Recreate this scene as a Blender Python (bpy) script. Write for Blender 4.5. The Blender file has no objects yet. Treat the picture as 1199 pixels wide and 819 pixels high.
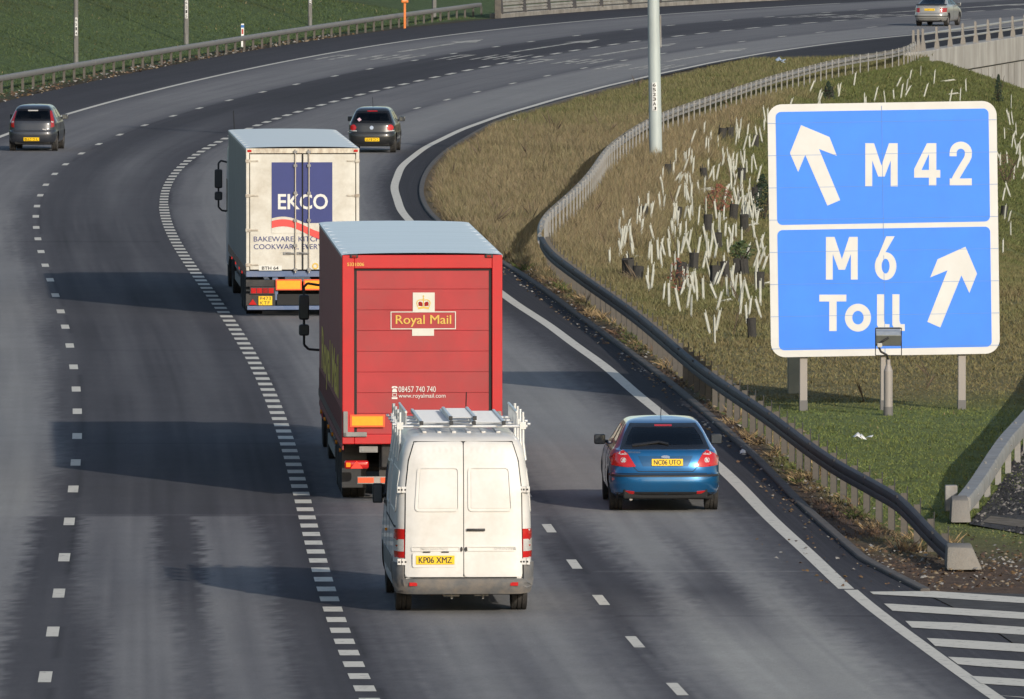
import bpy, bmesh, math, random
import numpy as np
from mathutils import Vector, Matrix
from mathutils.geometry import tessellate_polygon
R = math.radians
rnd = random.Random(7)
rng = np.random.default_rng(11)
S = bpy.context.scene
COL = S.collection

# ------------------------------------------------------------------ camera
CAM_H, FPX = 11.6, 14000.0
PITCH = math.atan(659.5 / FPX)
cam = bpy.data.cameras.new('camera'); cam_o = bpy.data.objects.new('camera', cam); COL.objects.link(cam_o)
cam.sensor_width = 36.0; cam.lens = FPX / 1199 * 36.0
cam.clip_start = 1.0; cam.clip_end = 5000
cam_o.location = (0, 0, CAM_H); cam_o.rotation_euler = (math.pi / 2 - PITCH, 0, 0)
S.camera = cam_o

# ------------------------------------------------------------------ light
SUN_EL = R(19.5)
to_sun = Vector((0.447 * math.cos(SUN_EL), -0.894 * math.cos(SUN_EL), math.sin(SUN_EL)))
W = bpy.data.worlds.new('World'); S.world = W; W.use_nodes = True
nt = W.node_tree
sky = nt.nodes.new('ShaderNodeTexSky'); sky.sky_type = 'NISHITA'; sky.sun_disc = False
sky.sun_elevation = SUN_EL; sky.sun_rotation = math.atan2(to_sun.x, to_sun.y)
sky.dust_density = 1.2; sky.ozone_density = 1.0; sky.air_density = 1.0
nt.links.new(sky.outputs[0], nt.nodes['Background'].inputs[0])
nt.nodes['Background'].inputs[1].default_value = 0.145
sun = bpy.data.lights.new('sun', 'SUN'); sun.energy = 3.7; sun.angle = R(0.6); sun.color = (1.0, 0.93, 0.83)
sun_o = bpy.data.objects.new('sun', sun); COL.objects.link(sun_o)
sun_o.rotation_euler = (-to_sun).to_track_quat('-Z', 'Y').to_euler()
sun_o.location = (60, -80, 60)
S.view_settings.view_transform = 'Standard'; S.view_settings.look = 'None'
S.view_settings.exposure = 0.0; S.view_settings.gamma = 1.0
S.view_settings.use_curve_mapping = False

# ------------------------------------------------------------------ pixel <-> world (measuring the photograph)
_F = np.array([0, math.cos(PITCH), -math.sin(PITCH)]); _U = np.array([0, math.sin(PITCH), math.cos(PITCH)])
def ray(x, y):
    return _F + np.array([1, 0, 0]) * (x - 599.5) / FPX - _U * (y - 409.5) / FPX
def G0(x, y, z=0.0):
    d = ray(x, y); t = (z - CAM_H) / d[2]
    return np.array([d[0] * t, d[1] * t, z])
def proj(X, Y, Z):
    X = np.asarray(X, float); Y = np.asarray(Y, float); Z = np.asarray(Z, float) - CAM_H
    dep = Y * _F[1] + Z * _F[2]; up = Y * _U[1] + Z * _U[2]
    return 599.5 + FPX * X / dep, 409.5 - FPX * up / dep

# ------------------------------------------------------------------ materials
MATS = {}
def mat(name, col, rough=0.6, metal=0.0, var=0.0, vscale=6.0, bump=0.0, bscale=40.0, spec=0.5, dirt=None, coat=0.0, stretch=(1, 1, 1), emit=0):
    if name in MATS: return MATS[name]
    m = bpy.data.materials.new(name); m.use_nodes = True; n = m.node_tree; b = n.nodes['Principled BSDF']
    b.inputs['Base Color'].default_value = (*col, 1); b.inputs['Roughness'].default_value = rough
    b.inputs['Metallic'].default_value = metal; b.inputs['Specular IOR Level'].default_value = spec
    b.inputs['Coat Weight'].default_value = coat; b.inputs['Coat Roughness'].default_value = 0.05
    tc = n.nodes.new('ShaderNodeTexCoord'); mp = n.nodes.new('ShaderNodeMapping'); mp.inputs['Scale'].default_value = stretch
    n.links.new(tc.outputs['Object'], mp.inputs[0])
    last = None
    if var > 0:
        nz = n.nodes.new('ShaderNodeTexNoise'); nz.inputs['Scale'].default_value = vscale; nz.inputs['Detail'].default_value = 6
        nz.inputs['Roughness'].default_value = 0.65
        n.links.new(mp.outputs[0], nz.inputs['Vector'])
        rp = n.nodes.new('ShaderNodeValToRGB'); rp.color_ramp.elements[0].position = 0.3; rp.color_ramp.elements[1].position = 0.7
        rp.color_ramp.elements[0].color = (*[c * (1 - var) for c in col], 1)
        rp.color_ramp.elements[1].color = (*[min(1, c * (1 + var * 0.7)) for c in col], 1)
        n.links.new(nz.outputs[0], rp.inputs[0]); last = rp.outputs[0]
    if dirt:
        dcol, amount, dsc = dirt
        nz = n.nodes.new('ShaderNodeTexNoise'); nz.inputs['Scale'].default_value = dsc; nz.inputs['Detail'].default_value = 8
        nz.inputs['Roughness'].default_value = 0.7
        n.links.new(mp.outputs[0], nz.inputs['Vector'])
        rp = n.nodes.new('ShaderNodeValToRGB'); rp.color_ramp.elements[0].position = 0.42; rp.color_ramp.elements[1].position = 0.75
        rp.color_ramp.elements[0].color = (0, 0, 0, 1); rp.color_ramp.elements[1].color = (amount, amount, amount, 1)
        n.links.new(nz.outputs[0], rp.inputs[0])
        mx = n.nodes.new('ShaderNodeMixRGB'); n.links.new(rp.outputs[0], mx.inputs[0])
        if last: n.links.new(last, mx.inputs[1])
        else: mx.inputs[1].default_value = (*col, 1)
        mx.inputs[2].default_value = (*dcol, 1); last = mx.outputs[0]
    if last: n.links.new(last, b.inputs['Base Color'])
    if bump > 0:
        nz = n.nodes.new('ShaderNodeTexNoise'); nz.inputs['Scale'].default_value = bscale; nz.inputs['Detail'].default_value = 4
        n.links.new(mp.outputs[0], nz.inputs['Vector'])
        bp = n.nodes.new('ShaderNodeBump'); bp.inputs['Strength'].default_value = bump; bp.inputs['Distance'].default_value = 0.02
        n.links.new(nz.outputs[0], bp.inputs['Height']); n.links.new(bp.outputs[0], b.inputs['Normal'])
    if emit:
        b.inputs['Emission Color'].default_value = (*col, 1); b.inputs['Emission Strength'].default_value = emit
    MATS[name] = m; return m

def glass_mat(name, tint, gloss=0.06):
    m = bpy.data.materials.new(name); m.use_nodes = True; n = m.node_tree; n.nodes.clear()
    o = n.nodes.new('ShaderNodeOutputMaterial'); t = n.nodes.new('ShaderNodeBsdfTransparent'); t.inputs[0].default_value = (*tint, 1)
    g = n.nodes.new('ShaderNodeBsdfGlossy'); g.inputs['Roughness'].default_value = 0.05
    fr = n.nodes.new('ShaderNodeFresnel'); fr.inputs[0].default_value = 1.5
    mx = n.nodes.new('ShaderNodeMixShader')
    n.links.new(fr.outputs[0], mx.inputs[0]); n.links.new(t.outputs[0], mx.inputs[1]); n.links.new(g.outputs[0], mx.inputs[2])
    n.links.new(mx.outputs[0], o.inputs[0]); MATS[name] = m; return m

M_galv = mat('galvanised_steel', (0.27, 0.265, 0.255), 0.6, 0.1, 0.25, 3.0, spec=.15, dirt=((0.16, 0.13, 0.10), 0.6, 2.0))
M_galv_l = mat('bright_galvanised_steel', (0.25, 0.248, 0.24), 0.6, 0.1, 0.25, 3.0, spec=.15, dirt=((0.25, 0.22, 0.18), 0.5, 2.0))
M_rail_d = mat('shade_dark_rail_steel', (0.052, 0.053, 0.058), 0.65, 0.0, 0.3, 2.5, spec=.15, dirt=((0.06, 0.05, 0.045), 0.6, 3.0))  # dark base holds the shade on the near beam's road side
M_conc = mat('concrete', (0.40, 0.37, 0.33), 0.9, 0, 0.25, 2.0, 0.3, 30, 0.2, dirt=((0.14, 0.12, 0.10), 0.6, 1.2))
M_conc_wall = mat('stained_concrete', (0.40, 0.385, 0.36), 0.9, 0, 0.22, 0.8, 0.2, 20, 0.2, dirt=((0.17, 0.15, 0.13), 0.7, 0.7), stretch=(1, 1, 0.35))
M_gap = mat('dark_joint', (0.02, 0.02, 0.02), 0.9)
M_black = mat('black_plastic', (0.018, 0.018, 0.019), 0.55, 0, 0.2, 8)
M_tyre = mat('tyre_rubber', (0.022, 0.021, 0.020), 0.85, 0, 0.3, 10, dirt=((0.08, 0.07, 0.06), 0.6, 6))
M_rim = mat('alloy_rim', (0.42, 0.42, 0.43), 0.4, 0.6, 0.2, 5)
M_rim_d = mat('dirty_steel_rim', (0.14, 0.13, 0.13), 0.6, 0.3, 0.3, 5)
M_chassis = mat('grimy_chassis_steel', (0.035, 0.034, 0.035), 0.75, 0.2, 0.4, 4, dirt=((0.09, 0.075, 0.06), 0.6, 3))
M_under = mat('underbody', (0.012, 0.012, 0.012), 0.9)
M_cabin = mat('cabin_lining', (0.06, 0.062, 0.065), 0.9, 0, 0.2, 5)
M_seat = mat('seat_fabric', (0.035, 0.035, 0.04), 0.95, 0, 0.2, 30)
M_frit = mat('window_seal', (0.008, 0.008, 0.009), 0.25)
M_glass = glass_mat('tinted_glass', (0.86, 0.88, 0.88))
M_red = mat('red_lamp_lens', (0.45, 0.012, 0.012), 0.15, 0, 0.1, 20, coat=0.6)
M_red_d = mat('dark_red_lens', (0.28, 0.012, 0.012), 0.15, 0, 0.15, 20, coat=0.6)
M_white_l = mat('clear_lamp_lens', (0.50, 0.49, 0.47), 0.12, 0.1, 0.15, 30, coat=0.6)
M_amber = mat('amber_lens', (0.75, 0.25, 0.01), 0.2)
M_plate_y = mat('yellow_number_plate', (0.80, 0.50, 0.015), 0.35, 0, 0.08, 10)
M_ink = mat('black_ink', (0.012, 0.012, 0.012), 0.5)
M_chrome = mat('chrome_trim', (0.7, 0.7, 0.7), 0.15, 0.9)
M_mirror = mat('mirror_glass', (0.10, 0.11, 0.12), 0.08, 0.6)

# ------------------------------------------------------------------ object helpers
def link(o, parent=None):
    COL.objects.link(o)
    if parent is not None: o.parent = parent
    return o
def tag(o, label=None, cat=None, group=None, kind=None):
    if label: o['label'] = label
    if cat: o['category'] = cat
    if group: o['group'] = group
    if kind: o['kind'] = kind
    return o
def thing(name, label, cat, loc=(0, 0, 0), rz=0.0, group=None):
    o = bpy.data.objects.new(name, None); o.empty_display_size = 0.2
    link(o); o.location = loc; o.rotation_euler = (0, 0, rz)
    return tag(o, label, cat, group)
def mesh_from(name, verts, faces, m, smooth=None, bevel=0.0, bseg=2):
    me = bpy.data.meshes.new(name)
    me.from_pydata([tuple(map(float, v)) for v in verts], [], [tuple(f) for f in faces])
    if bevel > 0:
        bm = bmesh.new(); bm.from_mesh(me)
        es = [e for e in bm.edges if len(e.link_faces) == 2 and e.calc_face_angle(0) > R(30)]
        bmesh.ops.bevel(bm, geom=es, offset=bevel, segments=bseg, affect='EDGES', profile=0.5, clamp_overlap=True)
        bm.to_mesh(me); bm.free()
    if isinstance(m, (list, tuple)):
        for k in m: me.materials.append(k)
    else: me.materials.append(m)
    if smooth is not None:
        me.polygons.foreach_set('use_smooth', [True] * len(me.polygons))
        if smooth > 0: me.set_sharp_from_angle(angle=R(smooth))
    me.update(); return me

class MB:
    """collects shapes that end up as one mesh object"""
    def __init__(s): s.v = []; s.f = []
    def add(s, v, f):
        o = len(s.v); s.v += [tuple(p) for p in v]; s.f += [tuple(i + o for i in q) for q in f]; return s
    def box(s, x0, x1, y0, y1, z0, z1):
        v = [(x0, y0, z0), (x1, y0, z0), (x1, y1, z0), (x0, y1, z0), (x0, y0, z1), (x1, y0, z1), (x1, y1, z1), (x0, y1, z1)]
        return s.add(v, [(0, 3, 2, 1), (4, 5, 6, 7), (0, 1, 5, 4), (1, 2, 6, 5), (2, 3, 7, 6), (3, 0, 4, 7)])
    def obox(s, c, ax, ay, az):
        c = Vector(c); ax = Vector(ax); ay = Vector(ay); az = Vector(az)
        v = [c + sx * ax + sy * ay + sz * az for sz in (-1, 1) for sx, sy in ((-1, -1), (1, -1), (1, 1), (-1, 1))]
        return s.add(v, [(0, 3, 2, 1), (4, 5, 6, 7), (0, 1, 5, 4), (1, 2, 6, 5), (2, 3, 7, 6), (3, 0, 4, 7)])
    def cyl(s, p0, p1, r0, r1=None, n=12):
        p0 = Vector(p0); p1 = Vector(p1); r1 = r0 if r1 is None else r1
        d = (p1 - p0).normalized(); a = d.orthogonal().normalized(); b = d.cross(a)
        v = []
        for p, r in ((p0, r0), (p1, r1)):
            v += [p + a * r * math.cos(2 * math.pi * k / n) + b * r * math.sin(2 * math.pi * k / n) for k in range(n)]
        f = [(k, (k + 1) % n, n + (k + 1) % n, n + k) for k in range(n)]
        f += [tuple(range(n - 1, -1, -1)), tuple(range(n, 2 * n))]
        return s.add(v, f)
    def tube(s, pts, r, n=8):
        for a, b in zip(pts[:-1], pts[1:]): s.cyl(a, b, r, n=n)
        return s
    def prism_y(s, poly, y0, y1):
        """poly of (x,z) seen from -Y, extruded from y0 (near) to y1"""
        A = sum(poly[i][0] * poly[(i + 1) % len(poly)][1] - poly[(i + 1) % len(poly)][0] * poly[i][1] for i in range(len(poly)))
        if A < 0: poly = poly[::-1]
        n = len(poly)
        v = [(x, y0, z) for x, z in poly] + [(x, y1, z) for x, z in poly]
        f = [tuple(range(n)), tuple(range(2 * n - 1, n - 1, -1))] + [((k + 1) % n, k, n + k, n + (k + 1) % n) for k in range(n)]
        return s.add(v, f)
    def loops_y(s, loops, y, th=0.002):
        """flat shape with holes in the x,z plane facing -Y with a thin body behind it"""
        vs = [Vector((x, z, 0)) for L in loops for x, z in L]
        tri = tessellate_polygon([[Vector((x, z, 0)) for x, z in L] for L in loops])
        v = [(p.x, y, p.y) for p in vs]; f = []
        for t in tri:
            a, b, c = [vs[i] for i in t]
            cr = (b - a).cross(c - a).z
            f.append(tuple(t) if cr > 0 else tuple(reversed(t)))
        return s.add(v, f)
    def build(s, name, m, parent=None, smooth=None, bevel=0.0, bseg=2):
        return link(bpy.data.objects.new(name, mesh_from(name, s.v, s.f, m, smooth, bevel, bseg)), parent)

def sweep(path, prof, closed=True):
    """sweep a profile of (lateral, up) along path points; lateral + is to the right of travel"""
    P = np.array(path, float); n = len(P); k = len(prof); v = []; f = []
    for i in range(n):
        t = P[min(i + 1, n - 1)] - P[max(i - 1, 0)]; t[2] = 0; t /= np.linalg.norm(t)
        r = np.array([t[1], -t[0], 0])
        for a, b in prof: v.append(P[i] + r * a + np.array([0, 0, b]))
    for i in range(n - 1):
        for j in range(k if closed else k - 1):
            a = i * k + j; b = i * k + (j + 1) % k
            f.append((a, b, b + k, a + k))
    if closed: f += [tuple(range(k - 1, -1, -1)), tuple(range((n - 1) * k, n * k))]
    return v, f

def text_geo(s, bold=0.0, shear=0.0, spacing=1.0):
    cu = bpy.data.curves.new('t', 'FONT'); cu.body = s; cu.size = 1; cu.offset = bold; cu.shear = shear; cu.space_character = spacing
    cu.resolution_u = 3
    o = bpy.data.objects.new('t', cu); COL.objects.link(o)
    bpy.context.view_layer.update()
    dg = bpy.context.evaluated_depsgraph_get()
    me = o.evaluated_get(dg).to_mesh()
    v = [tuple(p.co) for p in me.vertices]; f = [tuple(p.vertices) for p in me.polygons]
    o.evaluated_get(dg).to_mesh_clear()
    bpy.data.objects.remove(o); bpy.data.curves.remove(cu)
    return v, f
def text_y(mb, s, x0, x1, z0, z1, y, bold=0.0, shear=0.0, spacing=1.0):
    """letters filling the box x0..x1, z0..z1 on a plane facing -Y"""
    v, f = text_geo(s, bold, shear, spacing)
    a = np.array(v); lo = a.min(0); hi = a.max(0)
    sx = (x1 - x0) / (hi[0] - lo[0]); sz = (z1 - z0) / (hi[1] - lo[1])
    vv = [(x0 + (p[0] - lo[0]) * sx, y, z0 + (p[1] - lo[1]) * sz) for p in v]
    return mb.add(vv, f)
def rrect(x0, x1, z0, z1, r, n=6):
    P = []
    for cx, cz, a0 in ((x1 - r, z1 - r, 0), (x0 + r, z1 - r, 90), (x0 + r, z0 + r, 180), (x1 - r, z0 + r, 270)):
        P += [(cx + r * math.cos(R(a0 + 90 * k / n)), cz + r * math.sin(R(a0 + 90 * k / n))) for k in range(n + 1)]
    return P

# ------------------------------------------------------------------ road lines measured on the photograph
DENSE = [(418,795),(410,770),(395,720),(378,665),(365,612),(343,540),(337,523),(330,506),(323,486),(317,473),(310,456),(302,436),(293,418),(283,400),(273,383),(262,361),(250,343),(237,324),(224,306),(212,289),(200,275),(189,248),(187,230),(192,217),(203,202),(217,191),(230,182),(245,172),(263,164),(305,146),(320,141),(347,133),(373,125),(403,117),(428,108),(450,104),(483,97),(517,88),(543,83),(580,76),(612,70),(648,63),(687,57),(723,52),(757,48),(792,43),(840,37),(880,33),(920,29),(962,26),(1000,23),(1045,20),(1199,10)]
LDASH = [(49,793),(62,740),(72,695),(80,653),(83,611),(86,573),(87.5,542),(88,511),(87,482),(85.5,456),(83.5,430),(80,405),(76.7,383),(72.5,365),(68,346),(63,328),(57,311),(51.5,295),(46.7,280),(42.7,266.7),(40.7,253.7),(39.3,241.7),(42.7,229),(49,216.7),(60,204),(76.7,192.7),(95.7,180),(118.7,169),(144,158),(172,147),(203,136),(234.7,127),(267.7,117.7),(305,108),(347.7,99),(390,89.3),(437,81),(484,71),(528,63),(575,55),(627,49),(679,42),(733,35),(790,30),(847,24),(903,20),(963,15),(1013,12)]
RDASH = [(743,752),(705,703),(672,661),(641,619),(463,136),(491,127),(525,117),(562,108),(598,98),(639,89),(683,80),(726,71),(775,63),(818,56),(867,49),(917,43),(968,38),(1022,32),(1075,27),(1130,23)]
RLINE = [(1125,798),(1093,773),(1063,744),(1033,718),(1003,692),(980,674),(953,654),(930,634),(907,614),(880,589),(863,569),(847,551),(770,485),(733,456),(697,425),(663,396),(627,366),(592,340),(476,258),(465,243),(459,230),(462,213),(470,200),(487,183),(507,170),(533,157),(567,142),(600,130),(647,117),(690,106),(733,96),(800,82),(833,73),(900,62),(967,52),(1033,44),(1067,42)]
LLINE = [(0,158),(72,135),(150,113),(233,95),(300,80),(400,63.3),(500,43),(600,31),(700,23),(758,20),(800,16),(1000,3)]
LEDGE = [(0,117),(67,104),(100,96),(200,77),(300,60),(400,46),(533,25),(600,19),(740,11),(800,7),(940,-1)]
REDGE = [(1045,691),(1013,663),(980,633),(950,609),(923,583),(893,549),(883,540),(840,500),(800,466),(750,426),(700,390),(667,366),(627,335),(593,313),(507,258),(495,243),(490,227),(492,213),(500,197),(517,180),(543,163),(580,143),(617,131),(647,122)]
def world_pts(L): return np.array(sorted([tuple(G0(*p)[:2]) for p in L], key=lambda q: q[1]))
class Curve:
    """x = f(y): polynomial fitted through measured points with straight extensions"""
    def __init__(s, Y, X, deg, w=None):
        s.a, s.b = Y.min(), Y.max(); s.m = (s.a + s.b) / 2; s.h = (s.b - s.a) / 2
        s.c = np.polyfit((Y - s.m) / s.h, X, deg, w=w); s.d = np.polyder(s.c)
    def __call__(s, Y):
        Y = np.asarray(Y, float); t = (np.clip(Y, s.a, s.b) - s.m) / s.h
        base = np.polyval(s.c, t); sl = np.polyval(s.d, t) / s.h
        return base + sl * (Y - np.clip(Y, s.a, s.b))
class Offs:
    def __init__(s, base, c): s.base = base; s.c = c
    def __call__(s, Y): return s.base(Y) + s.c(Y)
dn = world_pts(DENSE); F_DENSE = Curve(dn[:, 1], dn[:, 0], 8)
def rel(L, deg, extra=()):
    q = world_pts(L); Y = q[:, 1]; D = q[:, 0] - F_DENSE(Y)
    if len(extra): e = np.array(extra, float); Y = np.append(Y, e[:, 0]); D = np.append(D, e[:, 1])
    return Offs(F_DENSE, Curve(Y, D, deg))
F_LD = rel(LDASH, 8)
F_RD = rel(RDASH, 4, [(230, 3.55), (270, 3.4), (310, 3.35), (350, 3.4), (380, 3.5)])
F_RL = rel(RLINE, 6)
q = world_pts(LLINE); yy = np.linspace(140, 370, 20)
F_LL = Curve(np.append(q[:, 1], yy), np.append(q[:, 0], F_LD(yy) - 4.0), 7)
q = world_pts(LEDGE); yy = np.linspace(140, 400, 20)
F_LE = Curve(np.append(q[:, 1], yy), np.append(q[:, 0], F_LL(yy) - 3.6), 7)
q = world_pts(REDGE); D = q[:, 0] - F_RL(q[:, 1])
def F_RE(Y):
    Y = np.asarray(Y, float)
    o = np.interp(Y, q[:, 1], D, left=1.3, right=0.5)
    o = np.where(Y > 430, 0.45, o)
    return F_RL(Y) + o
_qy = np.linspace(130, 700, 571); _re = F_RE(_qy); _k = np.ones(13) / 13
_re = np.convolve(np.pad(_re, 6, mode='reflect', reflect_type='odd'), _k, 'valid')
def F_RE(Y): return np.interp(Y, _qy, _re)
RAIL_PX = [(1123,668),(1103,653),(1085,637),(1067,631),(1033,616),(992,592),(947,559),(933,546),(907,525),(880,505),(853,490),(825,468),(792,438),(760,410),(743,395),(710,373),(690,357),(667,341),(640,318),(637,290),(660,270),(687,243),(703,221),(713,203),(728,190),(753,172),(777,159),(800,150),(907,112),(987,90),(1067,77)]
rp_ = world_pts(RAIL_PX)
WALL_A, WALL_B = G0(1072, 68), G0(1199, 48)
_ry = np.append(rp_[:, 1], [WALL_A[1], WALL_B[1], 700]); 
_wsl = (WALL_B[0] - WALL_A[0]) / (WALL_B[1] - WALL_A[1])
_rx = np.append(rp_[:, 0], [WALL_A[0], WALL_B[0], WALL_A[0] + _wsl * (700 - WALL_A[1])])
_o = np.argsort(_ry); _ry = _ry[_o]; _rx = _rx[_o]
_gy = np.arange(100, 901, 1.0); _g = np.interp(_gy, _ry, _rx)
_g = np.where(_gy < _ry[0], _rx[0] + (_gy - _ry[0]) * -0.09, _g)
_g = np.convolve(np.pad(_g, 8, mode='reflect', reflect_type='odd'), np.ones(17) / 17, 'valid')
def F_GR(Y): return np.interp(Y, _gy, _g)
_pav = np.interp(_qy, [508.5, 512], [0, 1])                  # the paved refuge that reaches the bridge parapet
_re = _re * (1 - _pav) + np.maximum(_re, F_GR(_qy) - np.interp(_qy, [512, 518, 700], [2.2, .62, .62])) * _pav

# ------------------------------------------------------------------ terrain
def sstep(a, b, x):
    t = np.clip((np.asarray(x, float) - a) / (b - a), 0, 1); return t * t * (3 - 2 * t)
def ground_z(X, Y):
    X = np.asarray(X, float); Y = np.asarray(Y, float)
    s = X - F_GR(Y)
    z = -0.33 * np.clip(s - 1.2, 0, 40) * sstep(262, 400, Y) 
    z = np.maximum(z, -6.5)
    z = np.where((s > 0.02) & (Y > WALL_A[1] - 12), z - 0.085 * np.clip(Y - WALL_A[1] + 8, 0, 60), z)
    t = F_LE(Y) - X
    k = 1 - 0.75 * sstep(560, 620, Y)
    bank = 0.30 * np.clip(t - 2.2, 0, 30) * k
    z = z + bank
    return z
def hit(x, y):
    d = ray(x, y); t = np.arange(120, 900, 0.3)
    X, Y, Z = d[0] * t, d[1] * t, CAM_H + d[2] * t; g = ground_z(X, Y); k = np.nonzero(Z <= g)[0]
    if len(k) == 0: return G0(x, y)
    return np.array([X[k[0]], Y[k[0]], g[k[0]]])
def vnoise(X, Y, sc, seed=0):
    r = np.random.default_rng(seed); T = r.random((256, 256))
    x = np.asarray(X, float) / sc; y = np.asarray(Y, float) / sc
    xi = np.floor(x).astype(int); yi = np.floor(y).astype(int); fx = x - xi; fy = y - yi
    fx = fx * fx * (3 - 2 * fx); fy = fy * fy * (3 - 2 * fy)
    g = lambda a, b: T[a % 256, b % 256]
    return (g(xi, yi) * (1 - fx) + g(xi + 1, yi) * fx) * (1 - fy) + (g(xi, yi + 1) * (1 - fx) + g(xi + 1, yi + 1) * fx) * fy
def fbm(X, Y, sc, seed=0):
    return (vnoise(X, Y, sc, seed) + 0.5 * vnoise(X, Y, sc / 2.1, seed + 1) + 0.25 * vnoise(X, Y, sc / 4.3, seed + 2)) / 1.75
C_GREEN = np.array((0.125, 0.150, 0.046)); C_BANK = np.array((0.074, 0.106, 0.042)); C_DRY = np.array((0.232, 0.188, 0.108))
C_TAN = np.array((0.190, 0.155, 0.078)); C_OLIVE = np.array((0.155, 0.158, 0.064)); C_DIRT = np.array((0.105, 0.072, 0.052)); C_MOSS = np.array((0.115, 0.120, 0.050))
def mix(a, b, t): t = np.asarray(t)[..., None]; return a * (1 - t) + b * t
def ground_col(X, Y):
    """plant and soil colours by place; also returns the height of the grass there"""
    X = np.asarray(X, float); Y = np.asarray(Y, float)
    s = X - F_GR(Y); e = X - F_RE(Y); n1 = fbm(X, Y, 6, 3); n2 = fbm(X, Y, 1.6, 9)
    # right of the rail: dry strip, then olive bank; mown grass round the sign
    far = sstep(262, 310, Y)
    strip = (1 - sstep(1.6, 3.4, s + (n1 - .5) * 3 + np.clip((Y - 380) / 40, 0, 3.2))) * (1 - sstep(430, 475, Y))
    c = mix(np.broadcast_to(C_OLIVE, X.shape + (3,)), np.broadcast_to(C_TAN, X.shape + (3,)), np.clip(n1 * 1.8 - .45, 0, 1))
    c = mix(c, mix(C_MOSS + 0 * c, C_GREEN + 0 * c, n2), np.clip(sstep(330, 430, Y) * 1.1 - (n1 - .5), 0, 1))
    c = mix(c, C_DRY + 0 * c, strip * far)
    h = 0.07 + 0.24 * strip * far
    near = mix(C_TAN + 0 * c, C_GREEN * 1.15 + 0 * c, np.clip(1.15 - sstep(218, 232, Y + (n1 - .5) * 10), 0, 1))
    c = mix(near, c, sstep(236, 262, Y)); h = h * sstep(225, 265, Y) + 0.05
    # between the carriageway and the rail
    v = mix(C_DRY + 0 * c, C_OLIVE * 0.9 + 0 * c, np.clip(sstep(395, 440, Y + (n1 - .5) * 60) * .75 + (n2 > .66) * .35, 0, 1))
    lowv = mix(C_DIRT + 0 * c, mix(C_TAN + 0 * c, C_GREEN + 0 * c, n2), np.clip(sstep(.45, .7, n1) + sstep(.4, 1.0, e / np.maximum(.5, -s + e)) * .5 - .1, 0, 1))
    v = mix(lowv, v, sstep(262, 292, Y)); 
    hv = 0.08 + 0.20 * sstep(262, 300, Y) * (1 - .6 * sstep(400, 450, Y))
    edge = 1 - sstep(.15, .7, e + (n2 - .5) * .5)
    v = mix(v, C_DIRT + 0 * c, edge * .85); hv = hv * (1 - edge * .9)
    iv = (s < 0)
    c = np.where(iv[..., None], v, c); h = np.where(iv, hv, h)
    dirt = (1 - sstep(178, 190, Y + (n1 - .5) * 8)) * (1 - sstep(1.0, 3.0, s + (n2 - .5))) * (Y > 166)
    c = mix(c, C_DIRT * 1.15 + 0 * c, dirt); h = h * (1 - dirt * .9)
    # left bank
    t = F_LE(Y) - X
    b = mix(C_BANK + 0 * c, np.array((0.062, 0.062, 0.024)) + 0 * c, np.clip(sstep(5, 12, t + (n1 - .5) * 10) * np.clip(n2 * 1.8 - .45, 0, 1), 0, 1) * .8)
    b = mix(b, C_DIRT * .55 + 0 * c, (1 - sstep(.5, 1.3, t + (n2 - .5) * .9)) * .9)
    il = X < F_LD(Y); c = np.where(il[..., None], b, c); h = np.where(il, 0.12 * sstep(.9, 1.6, t), h)
    h = h * (.6 + .8 * n2)
    return c, h
ys = np.concatenate([[-300, -100, 40, 100, 130], np.arange(148, 600, 1.0), np.arange(602, 700, 4), [720, 760, 820, 900, 1100, 1500, 2200, 3000]])
Lc = np.array([-900, -400, -200, -110, -75, -55, -45] + list(-np.arange(36, 2, -1.2)) + [-2.2, -1.6, -1.1, -.6, 0])
Rc = np.array([-7, -6, -5, -4, -3.2, -2.6, -2, -1.5, -1.1, -.7, -.35, 0.0, .03] + list(np.arange(.5, 32, .8)) + [36, 45, 60, 85, 130, 220, 420, 900])
rowsX = []
for y in ys:
    yc = min(max(y, 110), 690)
    a = F_LE(yc) + Lc; g = F_GR(yc); re = F_RE(yc)
    m = np.linspace(F_LE(yc) + .5, re - .05, 6)
    w = max(g - re, .3)
    mid = g + Rc[Rc < 0] / 7 * (w + .05) if True else 0
    rowsX.append(np.concatenate([a, m, mid, g + Rc[Rc >= 0]]))
TX = np.array(rowsX); TX = np.maximum.accumulate(TX, axis=1); TY = np.repeat(ys[:, None], TX.shape[1], 1)
yc = np.clip(TY, 110, 690)
TZ = ground_z(TX, yc)
nr, ncl = TX.shape
micro = (fbm(TX, TY, 2.5, 40) - .5) * .07
flatroad = (TX > F_LE(yc) - .8) & (TX < F_RE(yc) + .4) | ((TY < 176) & (TX > F_LE(yc) - .8))
TZ = np.where(flatroad, np.minimum(TZ, 0) - .03, TZ + micro * np.clip(1 - 0, 0, 1) - .03 + .02)
cols, _h = ground_col(TX, yc)
idx = np.arange(nr * ncl).reshape(nr, ncl)
quads = np.stack([idx[:-1, :-1], idx[:-1, 1:], idx[1:, 1:], idx[1:, :-1]], -1).reshape(-1, 4)
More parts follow.
